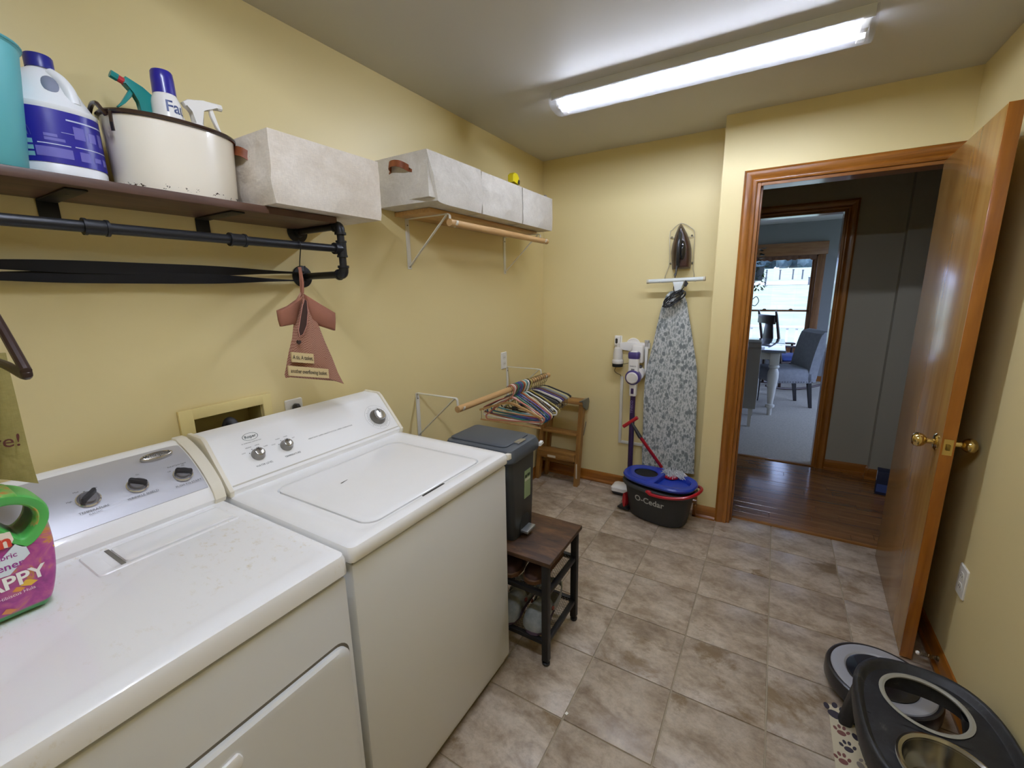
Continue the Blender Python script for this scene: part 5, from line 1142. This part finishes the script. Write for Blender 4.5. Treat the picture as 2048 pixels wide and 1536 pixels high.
WMt = WM[bk]
mp = thing('spin_mop', 'red-handled spin mop with grey-white string head resting in the blue tray', 'mop', tuple(WMt @ V((.085, .01, .25))))
hd = pl(1342, 950, 'z', .278); pf = pl(1323, 934, 'z', .285); j0 = PB(1319, 930, 2.80); j1 = PB(1279, 872, 2.84); j2 = PB(1262, 843, 2.86)
part(mp, 'pole', B().cyl(pf, j1, .0115, n=16), REDP)
part(mp, 'pole_joint', B().tube([j1-(j2-j1)*.12, j1, j1.lerp(j2, .5), j2], [.0125, .0135, .011, .008], 14), M('2a2a2c', .5))
part(mp, 'cross_grip', B().cyl(PB(1247, 853, 2.86), PB(1275, 835, 2.86), .0125, n=16), REDP)
part(mp, 'head_plate', B().lathe([(0, 0), (.05, 0), (.05, .01), (.02, .022), (0, .022)], 24, Matrix.Translation(hd-V((0, 0, .012)))), REDP)
b = B(); rn = random.Random(3)
for k in range(190):
    a = rn.uniform(0, 2*PI); r0 = rn.uniform(.005, .040); r1 = r0+rn.uniform(.012, .04)
    if rn.random() < .35: a = rn.uniform(-.6, .3); r1 += .03
    p = hd+V((math.cos(a)*r0, math.sin(a)*r0, rn.uniform(0, .012))); q2 = hd+V((math.cos(a)*r1*1.05, math.sin(a)*r1*.75, rn.uniform(-.018, .022)))
    q2.z = max(q2.z, hd.z-.006); m_ = p.lerp(q2, .5)+V((rn.uniform(-.01, .01), rn.uniform(-.01, .01), rn.uniform(.006, .03)))
    b.tube([p, m_, q2], .0024, 5)
part(mp, 'mop_strands', b, M('b8bec4', .9, var=(60, 'e4e6e6')), kind='stuff')

# ================================================================== step stool
OLDW = wood('worn_stool_wood', '7d5526', '9a6f38', 'ad8247', 'z', 1.0, .5, .1); OLDX = wood('worn_stool_wood_along', '7d5526', '9a6f38', 'ad8247', 'x', 1.0, .5, .1)
ld = thing('step_stool', 'folded wooden two-step stool with steel hinges, in the corner under the hangers', 'step stool', (.2, 3.0, 0))
def board(x0, y0, x1, y1, z0, z1, w, d):
    return B().loft([[(x+a*w/2, y+c*d/2, z) for a, c in ((-1, -1), (1, -1), (1, 1), (-1, 1))] for x, y, z in ((x0, y0, z0), (x1, y1, z1))])
for x0, x1 in ((.030, .085), (.370, .390)): part(ld, 'front_rail', board(x0, 2.965, x1, 3.010, 0, .655, .034, .050), OLDW)
for x0, x1 in ((.062, .112), (.340, .362)): part(ld, 'rear_leg', board(x0, 3.060, x1, 3.062, 0, .62, .026, .034), OLDW)
part(ld, 'top_tread', B().box(.072, .412, 2.965, 3.085, .655, .680, .004), OLDX)
part(ld, 'step', B().box(.078, .366, 2.955, 3.035, .405, .425, .003), OLDX)
st_ = part(ld, 'step', B().box(.054, .362, 2.930, 3.03, .243, .260, .003), OLDX); part(st_, 'step_apron', B().box(.054, .362, 2.930, 2.948, .200, .2425, .003), OLDX)
part(st_, 'sticker', B().box(.135, .205, 2.9288, 2.9305, .210, .228), M('d8d2c2', .5), 'small white maker sticker')
part(ld, 'tie_rod', B().tube([(.05, 2.985, .165), (.10, 2.985, .192), (.31, 2.985, .192), (.36, 2.985, .165)], .004, 8), M('4a4238', .4, .7))
part(ld, 'rear_brace', B().box(.075, .35, 3.05, 3.064, .12, .15, .002), OLDX)
part(ld, 'hinge_plate', B().prism([(2.958, .690), (3.085, .690), (3.100, .655), (3.070, .600), (3.040, .600), (2.975, .640)], 'yz', .408, .4135, .001), M('7d8288', .35, .8))
part(ld, 'hinge_plate', B().box(.385, .4132, 2.958, 3.085, .680, .684, .001), M('7d8288', .35, .8))
part(ld, 'spreader', B().band([(.411, 3.0, .42), (.413, 3.03, .50)], (0, .012, .02), .004), M('5f5a52', .4, .8))
part(ld, 'side_label', B().box(.374, .384, 2.9375, 2.939, .07, .19), M('cfc9b8', .6), 'worn paper label')

# ================================================================== shoe bench, trash can, shoes
RUS = wood('rustic_board', '1f1207', '442a13', '6a4826', 'x', 3.2, .6, .0, stretch=4); STL = M('1c1b1b', .5, .3)
bn = thing('shoe_bench', 'narrow shoe bench with rustic brown top and black metal frame, beside the washer', 'bench', (.6, 1.49, 0))
bx0, bx1, by0, by1, BH = .21, .937, 1.328, 1.655, .478
part(bn, 'top_board', B().box(bx0, bx1, by0, by1, BH-.018, BH, .0025), RUS)
for x in (bx0+.012, bx1-.040):
    for y in (by0+.006, by1-.034):
        lg = part(bn, 'leg', B().box(x, x+.028, y, y+.028, .022, BH-.0182, .002), STL)
        part(lg, 'foot', B().lathe([(0, 0), (.012, 0), (.016, .004), (.016, .012), (.008, .016), (.008, .024), (0, .024)], 16, Matrix.Translation((x+.014, y+.014, 0))), M('141414', .3))
for z in (.315, .095):
    sh_ = part(bn, 'shelf_frame', B().box(bx0+.04, bx1-.04, by0+.010, by0+.030, z, z+.018, .001).box(bx0+.04, bx1-.04, by1-.030, by1-.010, z, z+.018, .001).box(bx1-.036, bx1-.016, by0+.034, by1-.034, z, z+.018, .001).box(bx0+.016, bx0+.036, by0+.034, by1-.034, z, z+.018, .001), STL)
    b = B(); w_ = .0008; nn = 30
    xa, xb, ya, yb2 = bx0+.03, bx1-.03, by0+.025, by1-.025
    for s_ in (-1, 1):
        t_ = xa-(yb2-ya)
        while t_ < xb:
            a0 = V((t_, ya if s_ > 0 else yb2, z+.014)); a1 = V((t_+(yb2-ya), yb2 if s_ > 0 else ya, z+.014))
            f0 = max(0, (xa-a0.x)/(a1.x-a0.x)); f1 = min(1, (xb-a0.x)/(a1.x-a0.x))
            if f1 > f0: b.tube([a0.lerp(a1, f0), a0.lerp(a1, f1)], w_, 4)
            t_ += .0145
    part(sh_, 'wire_mesh', b, M('6b675e', .4, .8), kind='stuff')
cnx = thing('trash_can', 'slate grey plastic pedal bin standing on the shoe bench', 'trash can', (.6, 1.47, BH))
SLT = M('3c4044', .5, bump=(500, .1)); SLT2 = M('4a5057', .45)
def tc(x0, x1, y0, y1, z, r=.022): return rrz(x0, x1, y0, y1, r, z, 5)
part(cnx, 'bin_body', B().loft([tc(.475, .738, 1.395, 1.555, BH), tc(.472, .742, 1.392, 1.558, BH+.006), tc(.452, .752, 1.356, 1.566, .845), tc(.450, .754, 1.354, 1.568, .86)]), SLT)
part(cnx, 'lid_rim', B().loft([tc(.438, .768, 1.335, 1.578, .842, .03), tc(.434, .772, 1.331, 1.582, .848, .032), tc(.434, .772, 1.331, 1.582, .872, .032), tc(.442, .762, 1.340, 1.574, .893, .03), tc(.452, .750, 1.350, 1.564, .898, .028)]), SLT2)
part(cnx, 'lid_flap', B().loft([tc(.450, .728, 1.358, 1.556, .897, .022), tc(.450, .728, 1.358, 1.556, .902, .022), tc(.455, .722, 1.364, 1.550, .905, .02)]), M('454b52', .5))
part(cnx, 'lid_latch', B().box(.725, .752, 1.425, 1.485, .898, .904, .002), M('b9bbba', .25, .8), 'chrome lid latch')
part(cnx, 'pedal_recess', B().prism([(1.438, BH+.012), (1.525, BH+.012), (1.525, BH+.055), (1.505, BH+.085), (1.458, BH+.085), (1.438, BH+.055)], 'yz', .735, .7455, .001), M('141516', .7))
part(cnx, 'pedal', B().box(.742, .778, 1.442, 1.515, BH+.020, BH+.032, .003), M('a9adb0', .3, .7), 'chrome foot pedal')
def canf(y, z): t_ = (z-BH)/(.845-BH); return V((.7425+.0095*t_+.001, y, z))
sk = part(cnx, 'sticker', B().loft([[canf(y, z)+V((d, 0, 0)) for y, z in ((1.470, .640), (1.522, .640), (1.522, .765), (1.470, .765))] for d in (-.001, .0006)]), M('8ea37c', .5), 'pale green paper sticker')
part(sk, 'sticker_print', B().loft([[canf(y, z)+V((d, 0, 0)) for y, z in ((1.474, .733), (1.489, .733), (1.489, .746), (1.474, .746))] for d in (0, .0012)]), M('37452e', .6)); part(sk, 'sticker_print', B().loft([[canf(y, z)+V((d, 0, 0)) for y, z in ((1.493, .735), (1.515, .735), (1.515, .747), (1.493, .747))] for d in (0, .0012)]), M('37452e', .6))
part(sk, 'sticker_band', B().loft([[canf(y, z)+V((d, 0, 0)) for y, z in ((1.473, .718), (1.519, .718), (1.519, .729), (1.473, .729))] for d in (0, .0010)]), M('c3cbb4', .6))
part(cnx, 'bag_corner', B().loft([[(.768+d, 1.560+y, .852+z) for y, z in ((0, 0), (.03, .006), (.022, .018), (.004, .012))] for d in (0, .012)]), M('e4e4e0', .7), 'white liner corner poking out')

def shoe(name, label, loc, rz, c_up, c_sole, kind):
    t = thing(name, label, 'shoe', loc, rz, group=kind)
    def sec(z, k, x0=-.13, x1=.13, h=0): # foot outline, toe towards +x
        o = [(.135, 0), (.128, .025), (.105, .043), (.06, .047), (.0, .037), (-.06, .034), (-.11, .032), (-.13, .018), (-.134, 0)]
        return [(x*k, y*k, z) for x, y in o+[(x, -y) for x, y in o[-2:0:-1]]]
    part(t, 'sole', B().loft([sec(0, .98), sec(.004, 1.02), sec(.018, 1.02), sec(.022, .99)]), c_sole, local=True)
    return t, sec
SUE = M('2e1812', .7, var=(30, '42241a')); GUM = M('57381c', .6); FELT = M('7b8080', .95, bump=(500, .4), var=(40, '909493')); 
for k, (y, rz, lab) in enumerate(((1.425, .05, 'brown leather moccasin on the upper mesh shelf, on the washer side'), (1.545, -.05, 'brown leather moccasin on the upper mesh shelf, on the far side'))):
    t, sec = shoe('moccasin', lab, (.715+.118*k, 1.485+.01*k, .3312), -PI/2+rz, SUE, GUM, 'brown moccasins on the bench')
    def up(z, x0, x1, k_): return [(x0+(x1-x0)*(p[0]+.134)/.269, p[1]*k_, z) for p in sec(0, 1)]
    part(t, 'upper', B().loft([up(.020, -.132, .133, .98), up(.040, -.128, .122, .95), up(.056, -.122, .085, .84), up(.070, -.116, .02, .66), up(.066, -.108, .012, .55), up(.045, -.10, .02, .5)]), SUE, local=True, ang=60)
    part(t, 'collar', B().tube(spline([V(p) for p in up(.070, -.116, .02, .66)][::2], 3, True), .005, 6, True), M('2c1612', .7), local=True)
    part(t, 'strap', B().band([(.03, -.043, .034), (.035, -.03, .060), (.035, 0, .070), (.035, .03, .060), (.03, .043, .034)], (.024, 0, 0), .004), M('3a1b16', .6), local=True)
    part(t, 'tongue', B().ball((.028, 0, .062), .03, .022, .012, 2), M('8d7a5c', .7), local=True)
for k, (y, rz, lab) in enumerate(((1.415, .0, 'grey felt clog on the lower shelf, on the washer side'), (1.535, .06, 'grey felt clog with brown button strap on the lower shelf, on the far side'))):
    t, sec = shoe('clog', lab, (.712+.125*k, 1.470+.008*k, .1112), -PI/2+rz, FELT, M('4a3a4a', .8), 'grey felt clogs on the bench')
    def up(z, x0, x1, k_): return [(x0+(x1-x0)*(p[0]+.134)/.269, p[1]*k_, z) for p in sec(0, 1)]
    part(t, 'upper', B().loft([up(.018, -.05, .136, 1.08), up(.040, -.04, .134, 1.12), up(.062, -.03, .12, 1.02), up(.082, -.02, .085, .75), up(.088, -.01, .05, .42)]), FELT, local=True, ang=60)
    part(t, 'insole', B().loft([sec(.022, .94), sec(.026, .9)]), M('6d6a62', .9), local=True)
    part(t, 'heel_strap', B().band(spline([(.0, -.046, .05), (-.06, -.05, .062), (-.13, -.03, .072), (-.138, 0, .074), (-.13, .03, .072), (-.06, .05, .062), (.0, .046, .05)], 4), (0, 0, .026), .005), FELT, local=True)
    part(t, 'button', B().ball((.018, .049, .062), .010, .006, .010, 2), M('6b2a20', .5), local=True)
    part(t, 'button', B().ball((.018, -.049, .062), .010, .006, .010, 2), M('6b2a20', .5), local=True)

# ================================================================== floor by the door: robot, feeder, mat, doorstop, scraps
T = NT('mat_cloth'); T.set(Roughness=.95, Base_Color=lin('cfc4a8')); T.bump(T.noise(T.coords(), 300, 2), .3, .001)
mt_ = solo('paw_mat', B().box(1.882, 2.235, .95, 1.706, .0005, .0035, .001, 1), T.m, 'cream pet mat with printed paws under the dog feeder', 'mat')
rn = random.Random(5)
def paw(s):
    b = B()
    def el(cx, cy, a, c, r): b.add([(cx+a*math.cos(t)*math.cos(r)-c*math.sin(t)*math.sin(r), cy+a*math.cos(t)*math.sin(r)+c*math.sin(t)*math.cos(r), 0) for t in [2*PI*k/14 for k in range(14)]], [tuple(range(14))])
    el(0, -.2*s, .62*s, .48*s, 0)
    for x, y, r in ((-.85, .35, .5), (-.32, .95, .15), (.32, .95, -.15), (.85, .35, -.5)): el(x*s, y*s, .24*s, .38*s, r)
    return b.mesh('paw_print')
PM = [paw(.036), paw(.021)]
for me in PM: me.materials.append(None)
cols = ['3d3740', '8a8078', '7a4f48', '4b5257', '2f2a33']
for k, (x, y) in enumerate([(1.902, 1.672), (1.955, 1.665), (1.912, 1.600), (1.925, 1.545), (1.978, 1.585), (1.905, 1.49), (1.955, 1.50), (1.93, 1.44), (1.985, 1.43), (1.905, 1.385), (1.95, 1.36), (1.92, 1.31), (1.98, 1.30), (1.91, 1.24), (1.96, 1.22), (1.92, 1.16), (1.99, 1.15), (1.91, 1.08), (1.97, 1.06), (2.05, 1.1), (2.12, 1.08), (2.19, 1.12), (2.2, 1.68), (2.06, 1.02), (2.17, 1.0)]):
    me = PM[0 if k in (0, 4, 8) else 1].copy(); me.materials[0] = M(cols[(k*3+k//2) % 5], .95)
    o = part(mt_, 'paw_print', me, None); o.location = V((x, y, .0039))-WM[mt_].translation; o.rotation_euler = (0, 0, rn.uniform(-.7, .7)+(-.5))
RCX, RCY, RR = 2.046, 1.838, .170
rv = thing('robot_vacuum', 'round robot vacuum with black rim and silver-grey top, behind the dog feeder', 'robot vacuum', (RCX, RCY, .004))
def Lr(prof, nm, m, lab=None): part(rv, nm, B().lathe(prof, 56, Matrix.Translation((RCX, RCY, .004))), m, lab)
Lr([(0, .012), (RR-.03, .012), (RR-.006, .020), (RR, .030), (RR, .068), (RR-.004, .078), (RR-.010, .081), (RR-.016, .079), (0, .079)], 'body', M('232327', .35, coat=.2))
Lr([(.106, .0790), (.112, .084), (RR-.034, .086), (RR-.020, .083), (RR-.017, .0795), (.106, .0790)], 'silver_ring', M('b9bcc6', .35, .3), 'silver-grey ring')
Lr([(0, .078), (.103, .078), (.1045, .081), (.100, .083), (0, .083)], 'center_disc', M('1b1c25', .25, coat=.4))
mtb = Matrix.Translation((RCX-.045, RCY-.020, .0875)); tb = B(); text(tb, 'iRobot', .018, lambda x, y: V((RCX-.060-y, RCY-.005-x, .0836)), .01); part(rv, 'lettering', tb, M('c9ccd6', .4))
for sy in (-1, 1): part(rv, 'wheel', B().cyl((RCX-.012, RCY+sy*.11, .026), (RCX+.012, RCY+sy*.11, .026), .026, n=18), M('161618', .7))
part(rv, 'caster', B().ball((RCX, RCY+.02, .014), .014, .014, .014, 2), M('161618', .6))

FX, FY = 2.088, 1.462
fd = thing('dog_feeder', 'black raised dog feeder with two round bowl wells, on the paw mat', 'pet feeder', (FX, FY, .004))
T = NT('scuffed_plastic'); T.set(Roughness=.5); f = T.noise(T.coords((1, 1, 1)), 14, 6, .7, .8); T.color(T.ramp(f, [(.45, '17181c'), (.62, '25272b'), (.74, '5a5a52')])); T.bump(T.noise(T.coords(), 120, 3), .15, .001); FPL = T.m
def ft(rx, ry, z, e=2.7): return [(FX+x, FY+y, z) for x, y in sup(rx, ry, e, 64)]
wells = [(FX, 1.578, .103), (FX, 1.345, .103)]
# tray top: rim loft, then a deck pierced by the two wells (two star-shaped halves)
part(fd, 'tray_rim', B().loft([ft(.176, .252, .175), ft(.182, .260, .205), ft(.184, .263, .250), ft(.180, .259, .259), ft(.173, .251, .262), ft(.166, .243, .258), ft(.160, .236, .242), ft(.150, .226, .238), ft(.150, .226, .175)], loop=True), FPL, ang=50)
for (cx, cy, r) in wells:
    oo, hh = [], []; up_ = cy > FY
    for k in range(72):
        a = 2*PI*k/72; d = V((math.cos(a), math.sin(a))); t_ = r
        while t_ < .3:
            x, y_ = cx+d.x*t_-FX, cy+d.y*t_-FY
            if (abs(x)/.163)**2.7+(abs(y_)/.239)**2.7 > 1 or (up_ and y_ < 0) or (not up_ and y_ > 0): break
            t_ += .002
        oo.append((cx+d.x*t_, cy+d.y*t_)); hh.append((cx+d.x*r, cy+d.y*r))
    part(fd, 'deck', B().loft([[(x, y, .240) for x, y in oo], [(x, y, .240) for x, y in hh], [(x, y, .228) for x, y in hh], [(x, y, .228) for x, y in oo]], loop=True), FPL)
    part(fd, 'well_ring', B().lathe([(r-.006, .236), (r+.004, .240), (r+.006, .2435), (r-.002, .2450), (r-.008, .2420), (r-.006, .236)], 56, Matrix.Translation((cx, cy, 0))), M('9a988c', .45))
for sx in (-1, 1):
    for sy in (-1, 1):
        x, y = FX+sx*.128, FY+sy*.178
        part(fd, 'leg', B().loft([[(x+sx*(.034*k0)+a*w, y+sy*(.012*k0)+c*w, z) for a, c in rr(.044, .052, .014, 4)] for z, w, k0 in ((.0045, .85, 1), (.10, .95, .55), (.20, 1.1, 0))]), FPL)
sb = thing('dog_bowl', 'stainless steel dog bowl in the feeder well away from the robot vacuum', 'bowl', (FX, 1.345, .16))
STE = M('b5b2aa', .16, 1.0)
part(sb, 'basin', B().lathe([(.060, .160), (.078, .165), (.092, .20), (.098, .243), (.108, .2475), (.109, .2505), (.104, .2515), (.096, .247), (.088, .202), (.074, .170), (0, .166), (0, .160)], 56, Matrix.Translation((FX, 1.345, 0))), STE)
part(sb, 'kibble_film', B().lathe([(0, .1665), (.072, .1705), (0, .1672)], 40, Matrix.Translation((FX, 1.345, 0))), M('a39a7c', .5))
sd = thing('door_stop', 'spring door stop with white tip on the baseboard behind the open door', 'door stop', (XR-.013, 2.09, .05))
pts = [(XR-.015-.055*k/60, 2.09+.007*math.cos(k*1.1), .055+.007*math.sin(k*1.1)) for k in range(61)]
part(sd, 'spring', B().tube(pts, .0012, 5), M('6f5f42', .4, .8)); part(sd, 'base', B().cyl((XR-.012, 2.09, .055), (XR-.018, 2.09, .055), .010, n=16), M('6f5f42', .4, .8))
part(sd, 'tip', B().ball((XR-.074, 2.09, .055), .008, .008, .008, 2), M('f0eee6', .6))
p = pl(1133, 1427, 'z', 0)
solo('paper_scrap', B().loft([[(p.x+x, p.y+y, z) for x, y in ((-.006, -.004), (.003, -.007), (.007, .003), (-.002, .006))] for z in (.0005, .0022)]), M('f4f2ea', .8), 'tiny white paper scrap on the tile near the washer', 'scrap')
# blue carton in the hall
cbx = thing('carton', 'dark blue printed carton on the hallway floor by the stepped wall', 'box', (2.425, 3.93, 0), math.radians(-8))
part(cbx, 'box', B().box(-.085, .115, -.05, .05, 0, .175, .002), M('0f1734', .6), local=True)
part(cbx, 'face_print', B().box(-.0862, -.084, -.03, .01, .10, .165), M('c9ccd2', .6), local=True)
part(cbx, 'face_print', B().box(-.08, .09, -.0512, -.049, .02, .08), M('3a4c80', .6), local=True)

# ================================================================== DINING ROOM
LT = M('8f9096', .9, bump=(500, .3), var=(25, '9b9ca2')); TAUP = M('a09d96', .9, bump=(500, .3)); DKL = M('1d1719', .35); PWH = M('cfccc2', .4); NAIL = M('3a342e', .35, .8)
def parsons(label, loc, rz, fab, legm, skirt, name='parsons_chair', group=None, nails=True, rear_skirt=.0):
    t = thing(name, label, 'chair', loc, rz, group)
    W = .235
    part(t, 'seat', B().loft([[(x, y, z) for x, y in rr(.50-q, 2*W-q, .03, 4, .0, 0)] for z, q in ((skirt, .01), (skirt+.02, 0), (.44, 0), (.485, .03), (.50, .10))]), fab, local=True, ang=50)
    prof = []
    for k in range(11):
        f = k/10; z = (.33 if not rear_skirt else rear_skirt)+f*(.93-(.33 if not rear_skirt else rear_skirt)); prof.append((-.235-.10*f**1.6, z))
    fr = [(x+.055, z) for x, z in prof]; bk2 = [(x-.045, z) for x, z in prof]
    top = [(-.335+.06*math.cos(a)-.035, .93+.035*math.sin(a)) for a in [math.radians(d) for d in (20, 55, 90, 125, 160)]]
    part(t, 'backrest', B().prism(fr+top+bk2[::-1], 'xz', -W, W, .012, 3), fab, local=True, ang=50)
    part(t, 'scroll', B().tube([(-.392, -W+.002, .915), (-.392, W-.002, .915)], .030, 16), fab, local=True)
    for sx, sy in ((.21, -1), (.21, 1), (-.225, -1), (-.225, 1)):
        sp = -.05 if sx < 0 else 0
        part(t, 'leg', B().loft([[(sx+d+a*w, sy*.185+c*w, z) for a, c in ((-1, -1), (1, -1), (1, 1), (-1, 1))] for d, z, w in ((0, skirt+.005, .021), (sp, 0, .015))]), legm, local=True)
    if nails:
        b = B()
        for k in range(16):
            f = -.235+.47*k/15
            for y in (-W-.001, W+.001): b.ball((f, y, skirt+.016), .006, .004, .006, 1)
        part(t, 'nailhead_trim', b, NAIL, local=True, kind='stuff')
    return t
Z0 = .004
parsons('grey upholstered parsons chair with scroll back and dark legs, beside the table', (1.745, 6.50, Z0), math.atan2(-.41, -.91), LT, DKL, .325)
parsons('taupe slipcovered chair with pale legs, its back to the hallway', (1.262, 5.53, Z0), PI/2, TAUP, PWH, .22, 'slipcovered_chair', nails=False, rear_skirt=.20)

tbz = .792
tt = thing('dining_table', 'white turned-leg dining table with a glossy top', 'table', (1.24, 6.44, Z0))
part(tt, 'top', B().box(.75, 1.735, 5.765, 7.12, tbz-.03, tbz, .008, 3), M('6d7480', .10, coat=.5))
part(tt, 'apron', B().box(.83, 1.655, 5.84, 5.865, tbz-.12, tbz-.03).box(.83, 1.655, 7.02, 7.045, tbz-.12, tbz-.03).box(.82, .845, 5.84, 7.045, tbz-.12, tbz-.03).box(1.64, 1.665, 5.84, 7.045, tbz-.12, tbz-.03), PWH)
lp_ = [(0, 0), (.024, 0), (.026, .08), (.028, .085), (.046, .098), (.050, .112), (.046, .128), (.028, .138), (.030, .16), (.048, .36), (.058, .46), (.056, .52), (.044, .555), (.040, .565), (.056, .575), (.058, .590), (.050, .602), (.045, .61), (0, .61)]
for x in (.865, 1.632):
    for y in (5.868, 7.015):
        lg = part(tt, 'leg', B().lathe(lp_, 24, c=(x, y, Z0)), PWH); part(lg, 'leg_block', B().box(x-.048, x+.048, y-.048, y+.048, .612, tbz-.031, .004), PWH)
RK = M('3a2219', .35, coat=.2)
rk = thing('rocking_chair', 'dark wooden rocking chair with blue cushion, between the table and window', 'rocking chair', (1.80, 7.70, Z0), math.radians(32))
for sy in (-1, 1):
    part(rk, 'rocker', B().tube([(-.42+.84*k/14, sy*.23, .018+.30*(-.42+.84*k/14)**2*1.1) for k in range(15)], .016, 8), RK, local=True)
    part(rk, 'front_leg', B().tube([(.22, sy*.23, .035), (.22, sy*.23, .30), (.22, sy*.24, .62)], [.018, .022, .016], 10), RK, local=True)
    part(rk, 'back_post', B().tube([(-.20, sy*.21, .035), (-.22, sy*.21, .42), (-.36, sy*.215, 1.10), (-.375, sy*.215, 1.16)], [.019, .022, .017, .012], 10), RK, local=True)
    part(rk, 'arm', B().tube(spline([(-.29, sy*.225, .66), (0, sy*.25, .64), (.20, sy*.25, .635), (.27, sy*.25, .625)], 4), [.016]*13, 8), RK, local=True)
    part(rk, 'stretcher', B().cyl((-.20, sy*.22, .17), (.22, sy*.23, .17), .010, n=8), RK, local=True)
part(rk, 'seat', B().box(-.24, .27, -.25, .25, .405, .43, .010), RK, local=True)
part(rk, 'cushion', B().loft([[(x*k, y*k, z) for x, y in rr(.48, .47, .05, 5, .01)] for z, k in ((.432, .92), (.45, 1), (.475, 1), (.495, .85))]), M('3d4f8f', .9), local=True)
part(rk, 'headrest', B().box(-.385, -.350, -.205, .205, .97, 1.10, .012), RK, local=True)
part(rk, 'splat', B().prism([(-.11, .52), (.11, .52), (.13, .75), (.09, .97), (-.09, .97), (-.13, .75)], 'yz', -.33, -.315, .004), RK, local=True)
part(rk, 'front_stretcher', B().cyl((.22, -.23, .20), (.22, .23, .20), .010, n=8), RK, local=True)

px = pl(1507, 560, 'y', 7.95)
ps = thing('plant_stand', 'tall black pole stand with grey hanging planter, beside the window', 'plant stand', (px.x-.02, 7.95, Z0))
xp = px.x-.02; BK = M('15151a', .4, .4)
part(ps, 'base', B().lathe([(0, 0), (.16, 0), (.16, .012), (.03, .03), (0, .03)], 28, c=(xp, 7.95, Z0)), BK)
part(ps, 'pole', B().cyl((xp, 7.95, .02), (xp, 7.95, 2.02), .028, n=14), BK)
part(ps, 'planter', B().lathe([(0, 0), (.07, 0), (.085, .02), (.10, .20), (.106, .21), (.095, .21), (.08, .03), (0, .03)], 28, c=(xp+.06, 7.90, 1.60)), M('6d7076', .7))
part(ps, 'ring_hook', B().tube(spline([(xp+.02, 7.95, 1.30), (xp+.08, 7.95, 1.36), (xp+.12, 7.95, 1.29), (xp+.08, 7.95, 1.22), (xp+.03, 7.95, 1.23)], 5), .006, 7), BK)
rn = random.Random(9)
def leafset(nm, n, c, r, zr, m, drop):
    b = B()
    for k in range(n):
        a = rn.uniform(0, 2*PI); q = V((c[0]+math.cos(a)*rn.uniform(.02, r), c[1]+math.sin(a)*rn.uniform(.02, r), c[2]+rn.uniform(*zr))); d = V((math.cos(a), math.sin(a), rn.uniform(-drop, .3))).normalized(); s_ = V((-d.y, d.x, rn.uniform(-.4, .4))).normalized()
        L = rn.uniform(.05, .09); b.add([q, q+d*L*.45+s_*L*.26, q+d*L, q+d*L*.45-s_*L*.26], [(0, 1, 2, 3)])
    part(ps, nm, b, m, kind='stuff')
leafset('dark_foliage', 70, (xp+.05, 7.92, 1.95), .08, (-.10, .14), M('141a16', .6), .5)
leafset('trailing_foliage', 70, (xp+.08, 7.90, 1.70), .10, (-.22, .12), M('55683a', .7), 1.4)
# folded paper on the near chair side of the table: white placemat corner
solo('placemat', B().box(1.20, 1.52, 5.80, 6.02, tbz, tbz+.004, .001), M('e6e8ea', .5), 'white placemat at the hallway end of the dining table', 'placemat')
